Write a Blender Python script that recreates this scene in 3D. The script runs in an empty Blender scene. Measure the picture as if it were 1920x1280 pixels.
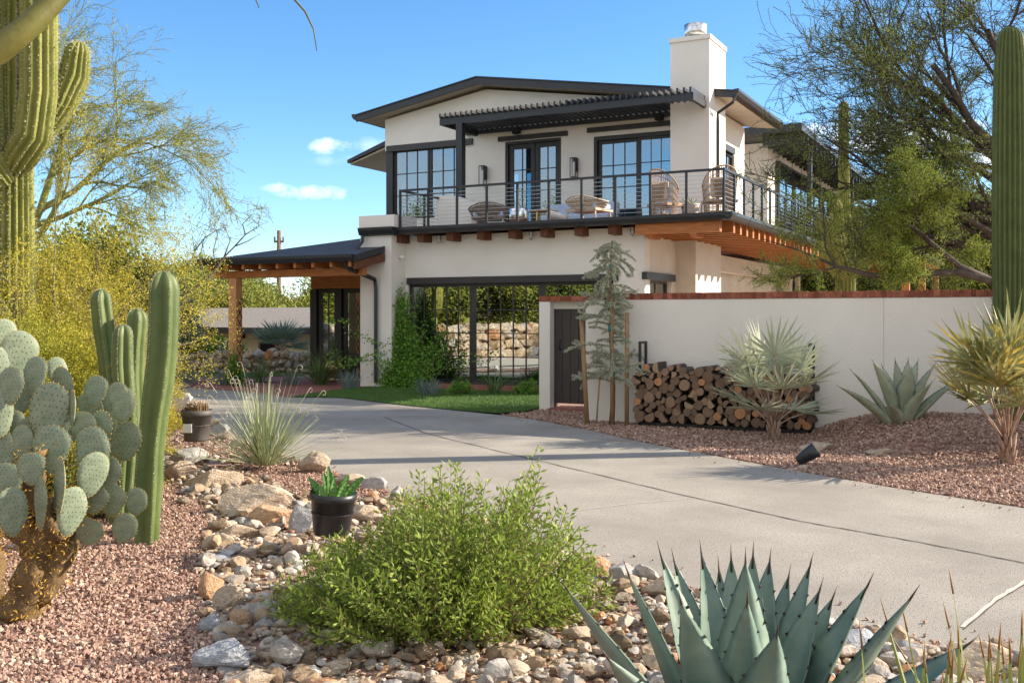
import bpy, math, random
import numpy as np
from mathutils import Vector, Matrix, noise
R = math.radians
rnd = random.Random(7)
nr = np.random.default_rng(11)
C = bpy.context.scene.collection
# ---------------------------------------------------------------- survey frame
# the camera stands at (0,0,EYE); the house front runs along world X, facing -Y
TH = R(27.47); SN, CS = math.sin(TH), math.cos(TH); EYE = 1.6; F = 1900.0; HOR = 592.0
def ray(px):
    u = (px-960)/F
    return (-SN+u*CS, CS+u*SN)
def xY(px, Y): dx, dy = ray(px); return dx/dy*Y
def zY(px, py, Y): return EYE+(HOR-py)*(Y/ray(px)[1])/F
def yX(px, X): dx, dy = ray(px); return X*dy/dx
def zX(px, py, X): return EYE+(HOR-py)*(X/ray(px)[0])/F
def at(px, D): dx, dy = ray(px); return (D*dx, D*dy)
def zat(py, D): return EYE+(HOR-py)*D/F
def gp(px, py, z=0.0):
    D = (EYE-z)*F/(py-HOR); dx, dy = ray(px); return (D*dx, D*dy)
def topx(x, y, z=0.0):
    D = -SN*x+CS*y; l = CS*x+SN*y
    return 960+F*l/D, HOR+(EYE-z)*F/D
# ---------------------------------------------------------------- object helpers
def tag(o, label=None, cat=None, group=None, kind=None):
    if label: o['label'] = label
    if cat: o['category'] = cat
    if group: o['group'] = group
    if kind: o['kind'] = kind
    return o
def empty(name, loc=(0, 0, 0), rz=0.0, label=None, cat=None, group=None):
    o = bpy.data.objects.new(name, None); C.objects.link(o); o.empty_display_size = .2
    o.location = loc; o.rotation_euler = (0, 0, rz); return tag(o, label, cat, group)
def dup(root, loc=None, rz=None, sc=None, label=None, group=None):
    def cp(o, par):
        c = o.copy(); C.objects.link(c); c.parent = par
        for ch in list(o.children): cp(ch, c)
        return c
    r = cp(root, None)
    if loc is not None: r.location = loc
    if rz is not None: r.rotation_euler = (0, 0, rz) if not hasattr(rz, '__len__') else rz
    if sc is not None: r.scale = sc
    if label: r['label'] = label
    if group: r['group'] = group
    return r
class MB:
    def __init__(s): s.v = []; s.f = []; s.m = []; s.t = []; s.big = []; s.n = 0; s.sm = []
    def add(s, vs, fs, m=0, t=0.5, smooth=False):
        b = s.n; s.v.extend(vs); s.n += len(vs); s.t.extend([t]*len(vs))
        for f in fs: s.f.append(tuple(i+b for i in f)); s.m.append(m); s.sm.append(smooth)
    def box(s, x0, x1, y0, y1, z0, z1, m=0, t=.5):
        if x0 > x1: x0, x1 = x1, x0
        if y0 > y1: y0, y1 = y1, y0
        if z0 > z1: z0, z1 = z1, z0
        s.add([(x0,y0,z0),(x1,y0,z0),(x1,y1,z0),(x0,y1,z0),(x0,y0,z1),(x1,y0,z1),(x1,y1,z1),(x0,y1,z1)],
              [(0,3,2,1),(4,5,6,7),(0,1,5,4),(1,2,6,5),(2,3,7,6),(3,0,4,7)], m, t)
    def obox(s, c, h, M, m=0, t=.5):
        c = Vector(c); vs = []
        for dz in (-1, 1):
            for dx, dy in ((-1,-1),(1,-1),(1,1),(-1,1)):
                vs.append(tuple(c+M @ Vector((dx*h[0], dy*h[1], dz*h[2]))))
        s.add(vs, [(0,3,2,1),(4,5,6,7),(0,1,5,4),(1,2,6,5),(2,3,7,6),(3,0,4,7)], m, t)
    def bar(s, a, b, w, h=None, m=0, up=(0,0,1), t=.5):
        a = Vector(a); b = Vector(b); d = b-a; L = d.length; d.normalize(); up = Vector(up)
        if abs(d.dot(up)) > .99: up = Vector((0, 1, 0))
        sd = d.cross(up).normalized(); u = sd.cross(d)
        M = Matrix((sd, d, u)).transposed()
        s.obox((a+b)/2, (w/2, L/2, (h or w)/2), M, m, t)
    def tube(s, pts, rad, n=8, m=0, caps=True, t=.5, smooth=True, ribs=0, rib=0.0):
        pts = [Vector(p) for p in pts]; k = len(pts)
        if not hasattr(rad, '__len__'): rad = [rad]*k
        d0 = (pts[1]-pts[0]).normalized(); ref = Vector((0, 0, 1)) if abs(d0.z) < .9 else Vector((1, 0, 0))
        x = d0.cross(ref).normalized(); vs = []
        for i, p in enumerate(pts):
            d = (pts[min(i+1, k-1)]-pts[max(i-1, 0)])
            if d.length < 1e-9: d = d0
            d = d.normalized(); x = (x-d*x.dot(d)).normalized(); y = d.cross(x)
            for j in range(n):
                a = 2*math.pi*j/n; r = rad[i]
                if ribs: r *= 1-rib*(.5-.5*math.cos(a*ribs))**.7
                vs.append(tuple(p+x*(math.cos(a)*r)+y*(math.sin(a)*r)))
        fs = []
        for i in range(k-1):
            for j in range(n):
                a = i*n+j; b = i*n+(j+1) % n; fs.append((a, b, b+n, a+n))
        if caps:
            fs.append(tuple(range(n-1, -1, -1))); fs.append(tuple((k-1)*n+j for j in range(n)))
        s.add(vs, fs, m, t, smooth)
    def lathe(s, c, prof, n=20, m=0, t=.5, smooth=True):
        vs = []; k = len(prof)
        for r, z in prof:
            for j in range(n):
                a = 2*math.pi*j/n; vs.append((c[0]+r*math.cos(a), c[1]+r*math.sin(a), c[2]+z))
        fs = [(i*n+j, i*n+(j+1) % n, (i+1)*n+(j+1) % n, (i+1)*n+j) for i in range(k-1) for j in range(n)]
        s.add(vs, fs, m, t, smooth)
    def prism(s, poly, axis, a0, a1, m=0, t=.5):
        n = len(poly); vs = []
        for a in (a0, a1):
            for p, q in poly: vs.append((a, p, q) if axis == 0 else (p, a, q) if axis == 1 else (p, q, a))
        fs = [tuple(range(n)), tuple(range(2*n-1, n-1, -1))]
        for i in range(n): j = (i+1) % n; fs.append((i, i+n, j+n, j))
        s.add(vs, fs, m, t)
    def wallx(s, x0, x1, z0, z1, y0, y1, ops=(), m=0):     # wall along X with openings (xa,xb,za,zb)
        xs = sorted({x0, x1, *[o[0] for o in ops], *[o[1] for o in ops]}); xs = [x for x in xs if x0 <= x <= x1]
        for a, b in zip(xs, xs[1:]):
            mid = (a+b)/2; z = z0
            for o in sorted([o for o in ops if o[0] < mid < o[1]], key=lambda o: o[2]):
                if o[2] > z+1e-4: s.box(a, b, y0, y1, z, o[2], m)
                z = o[3]
            if z < z1-1e-4: s.box(a, b, y0, y1, z, z1, m)
    def wally(s, y0, y1, z0, z1, x0, x1, ops=(), m=0):
        ys = sorted({y0, y1, *[o[0] for o in ops], *[o[1] for o in ops]}); ys = [y for y in ys if y0 <= y <= y1]
        for a, b in zip(ys, ys[1:]):
            mid = (a+b)/2; z = z0
            for o in sorted([o for o in ops if o[0] < mid < o[1]], key=lambda o: o[2]):
                if o[2] > z+1e-4: s.box(x0, x1, a, b, z, o[2], m)
                z = o[3]
            if z < z1-1e-4: s.box(x0, x1, a, b, z, z1, m)
    def bulk(s, V, Fq, T=None, m=0, smooth=False):         # V (n,3), Fq (k,c) arrays
        s.big.append((V.astype(np.float32), Fq.astype(np.int64), (T if T is not None else np.full(len(V), .5)).astype(np.float32), m, smooth))
    def build(s, name, mats, parent=None, bevel=0.0, auto=False):
        me = bpy.data.meshes.new(name)
        Vs = []; Ls = []; Cn = []; Ms = []; Ts = []; Ss = []; off = 0
        if s.v:
            Vs.append(np.array(s.v, np.float32)); Ts.append(np.array(s.t, np.float32))
            Ls.append(np.fromiter((i for f in s.f for i in f), np.int64)); Cn.append(np.array([len(f) for f in s.f]))
            Ms.append(np.array(s.m)); Ss.append(np.array(s.sm, bool)); off = s.n
        for V, Fq, T, m, sm in s.big:
            Vs.append(V); Ts.append(T); Ls.append((Fq+off).ravel()); Cn.append(np.full(len(Fq), Fq.shape[1]))
            Ms.append(np.full(len(Fq), m)); Ss.append(np.full(len(Fq), sm)); off += len(V)
        V = np.concatenate(Vs); L = np.concatenate(Ls).astype(np.int32); Cn = np.concatenate(Cn).astype(np.int32)
        me.vertices.add(len(V)); me.vertices.foreach_set('co', V.ravel())
        me.loops.add(len(L)); me.loops.foreach_set('vertex_index', L)
        me.polygons.add(len(Cn)); st = np.concatenate(([0], np.cumsum(Cn)[:-1])).astype(np.int32)
        me.polygons.foreach_set('loop_start', st); me.polygons.foreach_set('loop_total', Cn)
        me.polygons.foreach_set('material_index', np.concatenate(Ms).astype(np.int32))
        me.polygons.foreach_set('use_smooth', np.concatenate(Ss))
        me.update(calc_edges=True)
        a = me.attributes.new('tint', 'FLOAT', 'POINT'); a.data.foreach_set('value', np.concatenate(Ts))
        for mm in (mats if isinstance(mats, (list, tuple)) else [mats]): me.materials.append(mm)
        me.validate()
        o = bpy.data.objects.new(name, me); C.objects.link(o)
        if parent: o.parent = parent
        if bevel:
            b = o.modifiers.new('bev', 'BEVEL'); b.width = bevel; b.segments = 2; b.limit_method = 'ANGLE'; b.angle_limit = R(40)
        return o
# ---------------------------------------------------------------- materials
M = {}
def mat(name, col, rough=.7, col2=None, scale=5., bump=0., bscale=None, metal=0., spec=.5, tint=None, stretch=None, detail=6, coords='Object', trans=0., det2=None, sub=0.):
    m = bpy.data.materials.new(name); m.use_nodes = True; nt = m.node_tree; N = nt.nodes; Lk = nt.links
    b = N['Principled BSDF']; b.inputs['Roughness'].default_value = rough; b.inputs['Metallic'].default_value = metal
    b.inputs['Specular IOR Level'].default_value = spec
    b.inputs['Base Color'].default_value = (*col, 1)
    tc = N.new('ShaderNodeTexCoord'); mp = N.new('ShaderNodeMapping'); Lk.new(tc.outputs[coords], mp.inputs[0])
    if stretch: mp.inputs['Scale'].default_value = stretch
    out = None
    if tint:                                               # list of (pos,col): colour by the 'tint' attribute
        at_ = N.new('ShaderNodeAttribute'); at_.attribute_name = 'tint'
        cr = N.new('ShaderNodeValToRGB'); el = cr.color_ramp.elements
        while len(el) < len(tint): el.new(.5)
        for e, (p, c) in zip(el, tint): e.position = p; e.color = (*c, 1)
        Lk.new(at_.outputs['Fac'], cr.inputs[0]); out = cr.outputs[0]
    if col2 is not None:
        nz = N.new('ShaderNodeTexNoise'); nz.inputs['Scale'].default_value = scale; nz.inputs['Detail'].default_value = detail
        nz.inputs['Roughness'].default_value = .62
        Lk.new(mp.outputs[0], nz.inputs['Vector'])
        r2 = N.new('ShaderNodeValToRGB'); r2.color_ramp.elements[0].position = .35; r2.color_ramp.elements[1].position = .65
        Lk.new(nz.outputs['Fac'], r2.inputs[0])
        if out is None:
            r2.color_ramp.elements[0].color = (*col, 1); r2.color_ramp.elements[1].color = (*col2, 1); out = r2.outputs[0]
        else:
            r2.color_ramp.elements[0].color = (*col2, 1); r2.color_ramp.elements[1].color = (1.15, 1.15, 1.15, 1)
            mx = N.new('ShaderNodeMix'); mx.data_type = 'RGBA'; mx.blend_type = 'MULTIPLY'; mx.inputs[0].default_value = 1
            Lk.new(out, mx.inputs[6]); Lk.new(r2.outputs[0], mx.inputs[7]); out = mx.outputs[2]
    if det2:                                               # second fine speckle (scale, colour, amount)
        n2 = N.new('ShaderNodeTexNoise'); n2.inputs['Scale'].default_value = det2[0]; n2.inputs['Detail'].default_value = 2
        Lk.new(mp.outputs[0], n2.inputs['Vector'])
        r3 = N.new('ShaderNodeValToRGB'); r3.color_ramp.elements[0].position = det2[2]; r3.color_ramp.elements[1].position = det2[2]+.08
        Lk.new(n2.outputs['Fac'], r3.inputs[0])
        mx = N.new('ShaderNodeMix'); mx.data_type = 'RGBA'; Lk.new(r3.outputs[0], mx.inputs[0])
        if out: Lk.new(out, mx.inputs[6])
        else: mx.inputs[6].default_value = (*col, 1)
        mx.inputs[7].default_value = (*det2[1], 1); out = mx.outputs[2]
    if out: Lk.new(out, b.inputs['Base Color'])
    if bump:
        nb = N.new('ShaderNodeTexNoise'); nb.inputs['Scale'].default_value = bscale or scale*3; nb.inputs['Detail'].default_value = 8
        Lk.new(mp.outputs[0], nb.inputs['Vector'])
        bp = N.new('ShaderNodeBump'); bp.inputs['Strength'].default_value = min(bump, 1); bp.inputs['Distance'].default_value = .02
        Lk.new(nb.outputs['Fac'], bp.inputs['Height']); Lk.new(bp.outputs[0], b.inputs['Normal'])
    if trans:                                              # thin leaves let light through
        tr = N.new('ShaderNodeBsdfTranslucent'); ms = N.new('ShaderNodeMixShader'); ms.inputs[0].default_value = trans
        if out: Lk.new(out, tr.inputs[0])
        else: tr.inputs[0].default_value = (*col, 1)
        Lk.new(b.outputs[0], ms.inputs[1]); Lk.new(tr.outputs[0], ms.inputs[2]); Lk.new(ms.outputs[0], N['Material Output'].inputs[0])
    M[name] = m; return m
mat('stucco', (.79,.755,.70), .9, (.85,.82,.77), .9, .35, 60)
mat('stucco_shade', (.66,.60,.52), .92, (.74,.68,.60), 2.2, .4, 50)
mat('garden_stucco', (.77,.73,.67), .9, (.84,.805,.75), .7, .35, 60)
mat('soffit', (.42,.36,.28), .85, (.48,.42,.33), 3, .1, 40)
mat('black_metal', (.018,.020,.025), .42, (.026,.028,.034), 8, .05, 60)
mat('dark_frame', (.030,.028,.030), .45, (.04,.037,.038), 8, .05, 60)
mat('shingle', (.035,.045,.065), .85, (.075,.085,.11), 9, .6, 30, stretch=(1,4,4))
mat('roof_grey', (.17,.15,.13), .9, (.30,.27,.24), 6, .5, 25, stretch=(1,5,5))
mat('wood_red', (.34,.115,.028), .6, (.52,.20,.055), 3.5, .25, 30, stretch=(1,8,8))
mat('wood_dark', (.10,.035,.014), .7, (.17,.06,.025), 4, .25, 30, stretch=(8,1,8))
mat('wood_post', (.50,.24,.09), .7, (.66,.36,.16), 5, .35, 25, stretch=(8,8,1))
mat('stake_wood', (.26,.155,.07), .8, (.40,.26,.13), 10, .4, 60, stretch=(8,8,1))
mat('gate_wood', (.05,.042,.038), .6, (.075,.062,.055), 6, .3, 30, stretch=(10,10,1))
mat('steel', (.45,.45,.47), .3, metal=1.)
mat('steel_bright', (.75,.75,.76), .18, metal=1.)
mat('galv', (.62,.63,.64), .28, (.75,.76,.77), 12, metal=1.)
mat('brass', (.60,.42,.16), .35, (.35,.25,.10), 8, metal=1.)
mat('gold', (.75,.52,.12), .3, metal=1.)
mat('wicker', (.38,.25,.16), .75, (.50,.35,.24), 30, .4, 90)
mat('wicker_light', (.50,.40,.29), .75, (.62,.51,.39), 30, .4, 90)
mat('wicker_grey', (.23,.175,.14), .8, (.32,.25,.20), 40, .5, 120)
mat('cushion_white', (.72,.70,.68), .9, (.78,.76,.74), 6, .1)
mat('cushion_blue', (.35,.45,.62), .9, (.45,.55,.70), 6, .1)
mat('planter', (.48,.45,.41), .8, (.58,.55,.50), 8, .2)
mat('brick', (.28,.075,.040), .85, col2=(.6,.6,.6), scale=14, bump=.5, bscale=50, tint=[(0,(.22,.06,.032)),(.5,(.33,.095,.05)),(1,(.42,.15,.09))])
mat('mortar', (.40,.35,.30), .95)
mat('pot_grey', (.07,.065,.06), .6, (.10,.09,.085), 6)
mat('pot_black', (.018,.019,.022), .38)
mat('paper', (.7,.7,.68), .8)
mat('white_plastic', (.8,.8,.8), .4)
mat('rope', (.02,.02,.02), .5)
mat('teal_tape', (.01,.22,.22), .5)
mat('concrete', (.275,.255,.225), .92, (.385,.36,.32), .75, .5, 120, det2=(52,(.24,.21,.17),.56), detail=4)
mat('concrete_pale', (.50,.47,.42), .9, (.55,.52,.47), 4, .3, 120)
mat('joint', (.05,.045,.04), .95)
mat('patio', (.24,.085,.065), .85, (.31,.125,.10), 3, .3, 40)
mat('soil', (.25,.16,.12), .95, (.33,.215,.17), 4, .6, 40, det2=(45,(.16,.10,.08),.6))
mat('gravel_base', (.30,.18,.14), .95, (.42,.27,.21), 60, .9, 90, detail=4)
mat('gravel', (.3,.2,.15), .85, tint=[(0,(.20,.11,.08)),(.3,(.31,.19,.145)),(.65,(.40,.265,.205)),(.92,(.50,.36,.285)),(1,(.58,.48,.40))])
mat('lawn_base', (.05,.11,.02), .9, (.07,.14,.03), 30, .5, 200)
mat('grass', (.04,.13,.02), .7, tint=[(0,(.06,.135,.022)),(1,(.12,.22,.045))])
mat('desert', (.27,.20,.14), .95, (.36,.27,.19), .4, .4, 10)
rk = [(0,(.20,.145,.095)),(.22,(.40,.29,.185)),(.5,(.50,.41,.31)),(.75,(.34,.33,.32)),(.9,(.60,.55,.48)),(1,(.44,.20,.08))]
mat('rock', (.4,.35,.3), .9, col2=(.52,.50,.48), scale=9, bump=.8, bscale=22, tint=rk)
mat('rock_grey', (.36,.35,.34), .9, (.55,.54,.53), 5, .8, 18)
mat('rock_tan', (.42,.32,.22), .9, (.62,.52,.41), 4, .8, 16, det2=(30,(.30,.23,.17),.62))
mat('rock_orange', (.44,.22,.10), .9, (.62,.45,.30), 5, .8, 16)
mat('rock_blue', (.27,.29,.33), .9, (.44,.46,.49), 5, .7, 16)
mat('bark_log', (.075,.058,.05), .95, (.15,.12,.105), 14, .9, 40)
mat('log_end', (.33,.20,.12), .85, col2=(.38,.33,.3), scale=22, bump=.4, tint=[(0,(.17,.115,.08)),(.35,(.30,.20,.13)),(.7,(.46,.31,.20)),(.88,(.60,.42,.27)),(1,(.68,.28,.10))])
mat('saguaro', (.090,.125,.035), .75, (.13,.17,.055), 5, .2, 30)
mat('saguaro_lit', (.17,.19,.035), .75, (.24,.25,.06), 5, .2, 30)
mat('spine', (.55,.52,.44), .7)
mat('spine_dark', (.10,.08,.06), .8)
mat('column_green', (.07,.11,.025), .55, (.13,.175,.05), 3, .15, 12)
mat('column_pale', (.30,.38,.19), .6)
mat('pad', (.16,.215,.135), .6, (.26,.31,.215), 3.5, .12, 18)
mat('pad_dot', (.05,.045,.025), .8)
mat('pear_bark', (.085,.055,.03), .95, (.21,.135,.055), 10, .9, 25)
mat('glochid', (.50,.30,.04), .8)
mat('agave', (.105,.175,.145), .55, (.21,.28,.23), 5, .1, 15)
mat('agave_grey', (.25,.29,.20), .6, (.40,.43,.31), 3, .15, 15)
mat('agave_tooth', (.05,.03,.02), .6)
mat('yucca', (.27,.33,.16), .65, (.44,.48,.30), 4, trans=.15)
mat('spike_green', (.15,.19,.05), .6, (.30,.32,.09), 4, trans=.15)
mat('litter', (.20,.13,.07), .9, (.34,.24,.13), 20)
mat('yucca_tip', (.28,.15,.05), .7)
mat('grass_blade', (.09,.17,.05), .6, (.16,.25,.08), 5, trans=.2)
mat('blue_grass', (.15,.20,.18), .7, (.22,.27,.25), 6)
mat('palm_silver', (.32,.36,.24), .55, (.44,.47,.34), 3, trans=.2)
mat('palm_yellow', (.34,.33,.10), .55, (.42,.38,.15), 3, trans=.25, tint=[(0,(.24,.30,.15)),(.6,(.42,.42,.20)),(1,(.60,.44,.06))])
mat('palm_green', (.17,.25,.18), .6, (.28,.35,.26), 3, trans=.15)
mat('palm_trunk', (.28,.17,.12), .85, (.42,.30,.22), 9, .5)
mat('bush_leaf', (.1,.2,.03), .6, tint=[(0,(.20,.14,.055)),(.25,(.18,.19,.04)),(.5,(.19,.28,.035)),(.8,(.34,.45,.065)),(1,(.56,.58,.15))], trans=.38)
mat('bush_stem', (.13,.12,.05), .8)
mat('vine_leaf', (.1,.2,.03), .55, tint=[(0,(.09,.22,.03)),(.6,(.18,.38,.045)),(1,(.32,.52,.08))], trans=.35)
mat('vine_dark', (.02,.03,.02), .6)
mat('creosote', (.3,.3,.03), .65, tint=[(0,(.16,.19,.025)),(.5,(.36,.36,.035)),(1,(.60,.50,.05))], trans=.35)
mat('creosote_bark', (.11,.09,.075), .9, (.22,.19,.16), 12)
mat('verde_leaf', (.1,.2,.03), .65, tint=[(0,(.14,.18,.03)),(.5,(.26,.30,.04)),(1,(.44,.42,.06))], trans=.35)
mat('verde_bark', (.20,.22,.07), .8, (.30,.31,.11), 8, .2)
mat('tree_bark', (.045,.035,.03), .9, (.09,.07,.06), 8, .6)
mat('mesq_leaf', (.1,.2,.03), .65, tint=[(0,(.09,.14,.03)),(.5,(.20,.28,.04)),(1,(.38,.43,.07))], trans=.4)
mat('far_leaf', (.1,.2,.03), .7, tint=[(0,(.06,.10,.02)),(.5,(.14,.19,.03)),(1,(.30,.30,.05))], trans=.2)
mat('cedar_leaf', (.2,.28,.24), .7, tint=[(0,(.28,.32,.24)),(.6,(.46,.48,.37)),(1,(.66,.64,.38))])
mat('cedar_bark', (.12,.075,.05), .9, (.22,.15,.11), 14, .6)
mat('stapelia', (.07,.19,.035), .6, (.12,.26,.05), 8)
mat('cream_wall', (.78,.67,.45), .9, (.80,.70,.48), 2)
mat('branch_green', (.075,.08,.012), .6, (.13,.125,.022), 6, .3, 12)
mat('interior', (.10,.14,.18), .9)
mat('curtain', (.55,.58,.58), .9)
mat('turf_black', (.02,.02,.02), .9)
# glass: coated panes that mirror the garden and let some of the room through
def glassmat(name, fac, tr):
    m = bpy.data.materials.new(name); m.use_nodes = True; N = m.node_tree.nodes; Lk = m.node_tree.links; N.clear()
    o = N.new('ShaderNodeOutputMaterial'); g = N.new('ShaderNodeBsdfGlossy'); g.inputs['Roughness'].default_value = .0
    g.inputs[0].default_value = (.93,.97,.95,1); t = N.new('ShaderNodeBsdfTransparent'); t.inputs[0].default_value = (*tr, 1)
    nz = N.new('ShaderNodeTexNoise'); nz.inputs['Scale'].default_value = .9; bp = N.new('ShaderNodeBump'); bp.inputs['Strength'].default_value = .06; bp.inputs['Distance'].default_value = .02
    tc = N.new('ShaderNodeTexCoord'); Lk.new(tc.outputs['Object'], nz.inputs['Vector']); Lk.new(nz.outputs['Fac'], bp.inputs['Height']); Lk.new(bp.outputs[0], g.inputs['Normal'])
    x = N.new('ShaderNodeMixShader'); x.inputs[0].default_value = fac
    Lk.new(t.outputs[0], x.inputs[1]); Lk.new(g.outputs[0], x.inputs[2]); Lk.new(x.outputs[0], o.inputs[0]); M[name] = m
glassmat('glass', .50, (.40,.47,.45)); glassmat('glass_clear', .25, (.42,.60,.68))
# flag stripes seen through the slider
def stripes():
    m = bpy.data.materials.new('flag_cloth'); m.use_nodes = True; N = m.node_tree.nodes; Lk = m.node_tree.links; b = N['Principled BSDF']; b.inputs['Roughness'].default_value = .9
    a = N.new('ShaderNodeAttribute'); a.attribute_name = 'tint'; c = N.new('ShaderNodeValToRGB'); c.color_ramp.interpolation = 'CONSTANT'
    el = c.color_ramp.elements; el[0].position = 0; el[0].color = (.75,.75,.75,1); el[1].position = .4; el[1].color = (.55,.02,.03,1)
    e = el.new(.9); e.color = (.02,.04,.2,1)
    Lk.new(a.outputs['Fac'], c.inputs[0]); Lk.new(c.outputs[0], b.inputs['Base Color']); M['flag_cloth'] = m
stripes()
# ---------------------------------------------------------------- world, sun, camera
sc = bpy.context.scene
SUNAZ = math.atan2(.597, .803); SUNEL = R(27)
w = bpy.data.worlds.new('World'); sc.world = w; w.use_nodes = True; N = w.node_tree.nodes; Lk = w.node_tree.links
bg = N['Background']; bg.inputs[1].default_value = .122
sky = N.new('ShaderNodeTexSky'); sky.sky_type = 'NISHITA'; sky.sun_disc = False; sky.sun_elevation = SUNEL
sky.sun_rotation = math.pi/2-SUNAZ; sky.altitude = 750; sky.air_density = 1.0; sky.dust_density = .15; sky.ozone_density = 3.5; sky.air_density = .9
hs = N.new('ShaderNodeHueSaturation'); hs.inputs['Saturation'].default_value = 1.15; hs.inputs['Hue'].default_value = .497
Lk.new(sky.outputs[0], hs.inputs['Color'])
tc = N.new('ShaderNodeTexCoord'); cur = hs.outputs[0]
def cloud(px, py, w_, h_, seed, amt, cur):                 # a small cloud centred on one sky direction
    dx, dy = ray(px); d = Vector((dx, dy, (HOR-py)/F)); d.normalize()
    rt = Vector((CS, SN, 0)); up = rt.cross(d)
    if up.z < 0: up = -up
    def dot(v, s):
        n = N.new('ShaderNodeVectorMath'); n.operation = 'DOT_PRODUCT'; Lk.new(tc.outputs['Generated'], n.inputs[0]); n.inputs[1].default_value = tuple(v)
        k = N.new('ShaderNodeMath'); k.operation = 'MULTIPLY'; Lk.new(n.outputs['Value'], k.inputs[0]); k.inputs[1].default_value = s; return k.outputs[0]
    def mm(op, a, b, c=None):
        n = N.new('ShaderNodeMath'); n.operation = op
        for i, q in enumerate((a, b, c)):
            if q is None: continue
            if isinstance(q, (int, float)): n.inputs[i].default_value = q
            else: Lk.new(q, n.inputs[i])
        return n.outputs[0]
    d0 = Vector(d)
    a = mm('SUBTRACT', dot(rt, F/w_), rt.dot(d0)*F/w_); b = mm('SUBTRACT', dot(up, F/h_), up.dot(d0)*F/h_)
    nz = N.new('ShaderNodeTexNoise'); nz.inputs['Scale'].default_value = 55; nz.inputs['Detail'].default_value = 10; nz.inputs['Roughness'].default_value = .62; nz.noise_dimensions = '4D'; nz.inputs['W'].default_value = seed
    Lk.new(tc.outputs['Generated'], nz.inputs['Vector'])
    r2 = mm('ADD', mm('MULTIPLY', a, a), mm('MULTIPLY', b, b))
    front = mm('GREATER_THAN', dot(d0, 1.0), .2)
    v = mm('MULTIPLY', mm('SUBTRACT', mm('ADD', 1.0, mm('MULTIPLY', mm('SUBTRACT', nz.outputs['Fac'], .5), 5.0)), r2), amt)
    v = mm('MULTIPLY', v, front)
    cl = N.new('ShaderNodeClamp'); Lk.new(v, cl.inputs[0])
    mx = N.new('ShaderNodeMix'); mx.data_type = 'RGBA'; Lk.new(cl.outputs[0], mx.inputs[0]); Lk.new(cur, mx.inputs[6]); mx.inputs[7].default_value = (6.6,6.9,7.4,1)
    return mx.outputs[2]
for a in ((612,275,40,15,1.,.42),(585,361,72,13,2.,.40),(522,352,34,8,3.,.3),(705,272,50,14,9.,.16),(640,300,90,10,11.,.10),(1240,300,80,30,12.,.3),(1660,255,170,34,5.,.8),(300,272,90,12,6.,.18),(1870,290,120,40,8.,.7)): cur = cloud(*a, cur)
# broken white cloud added behind the camera to whiten ambient light, also mirrored in windows
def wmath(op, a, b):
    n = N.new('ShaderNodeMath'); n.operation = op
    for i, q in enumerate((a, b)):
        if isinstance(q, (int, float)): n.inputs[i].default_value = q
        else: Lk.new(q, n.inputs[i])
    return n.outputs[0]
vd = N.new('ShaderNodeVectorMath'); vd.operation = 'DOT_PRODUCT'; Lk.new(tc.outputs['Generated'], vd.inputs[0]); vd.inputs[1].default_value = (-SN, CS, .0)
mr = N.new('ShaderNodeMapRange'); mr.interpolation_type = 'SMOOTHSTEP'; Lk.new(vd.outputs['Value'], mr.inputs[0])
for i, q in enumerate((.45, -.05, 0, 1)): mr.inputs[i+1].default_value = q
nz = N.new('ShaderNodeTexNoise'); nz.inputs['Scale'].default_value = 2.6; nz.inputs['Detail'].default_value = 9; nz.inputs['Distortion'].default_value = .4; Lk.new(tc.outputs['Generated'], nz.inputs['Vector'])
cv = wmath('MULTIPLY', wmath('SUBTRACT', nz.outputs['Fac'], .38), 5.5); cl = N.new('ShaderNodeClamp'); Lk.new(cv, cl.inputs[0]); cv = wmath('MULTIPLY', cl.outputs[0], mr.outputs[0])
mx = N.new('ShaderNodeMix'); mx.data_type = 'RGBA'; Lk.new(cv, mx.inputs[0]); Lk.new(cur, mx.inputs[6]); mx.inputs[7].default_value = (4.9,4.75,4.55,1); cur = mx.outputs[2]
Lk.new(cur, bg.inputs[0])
ld = bpy.data.lights.new('sun', 'SUN'); ld.energy = 5.0; ld.angle = R(.5); ld.color = (1., .86, .68)
lo = bpy.data.objects.new('sun', ld); C.objects.link(lo)
sd = Vector((math.cos(SUNAZ)*math.cos(SUNEL), math.sin(SUNAZ)*math.cos(SUNEL), math.sin(SUNEL)))
lo.rotation_euler = sd.to_track_quat('Z', 'Y').to_euler()
cd = bpy.data.cameras.new('camera'); cam = bpy.data.objects.new('camera', cd); C.objects.link(cam); sc.camera = cam
cam.location = (0, 0, EYE); cam.rotation_euler = (R(90), 0, TH); cd.sensor_width = 36; cd.lens = 36*F/1920
cd.shift_y = -(640-HOR)/1920; cd.clip_start = .05; cd.clip_end = 3000
vs = sc.view_settings; vs.view_transform = 'Standard'; vs.look = 'None'; vs.exposure = 1.07; vs.gamma = 1; vs.use_curve_mapping = False
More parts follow.
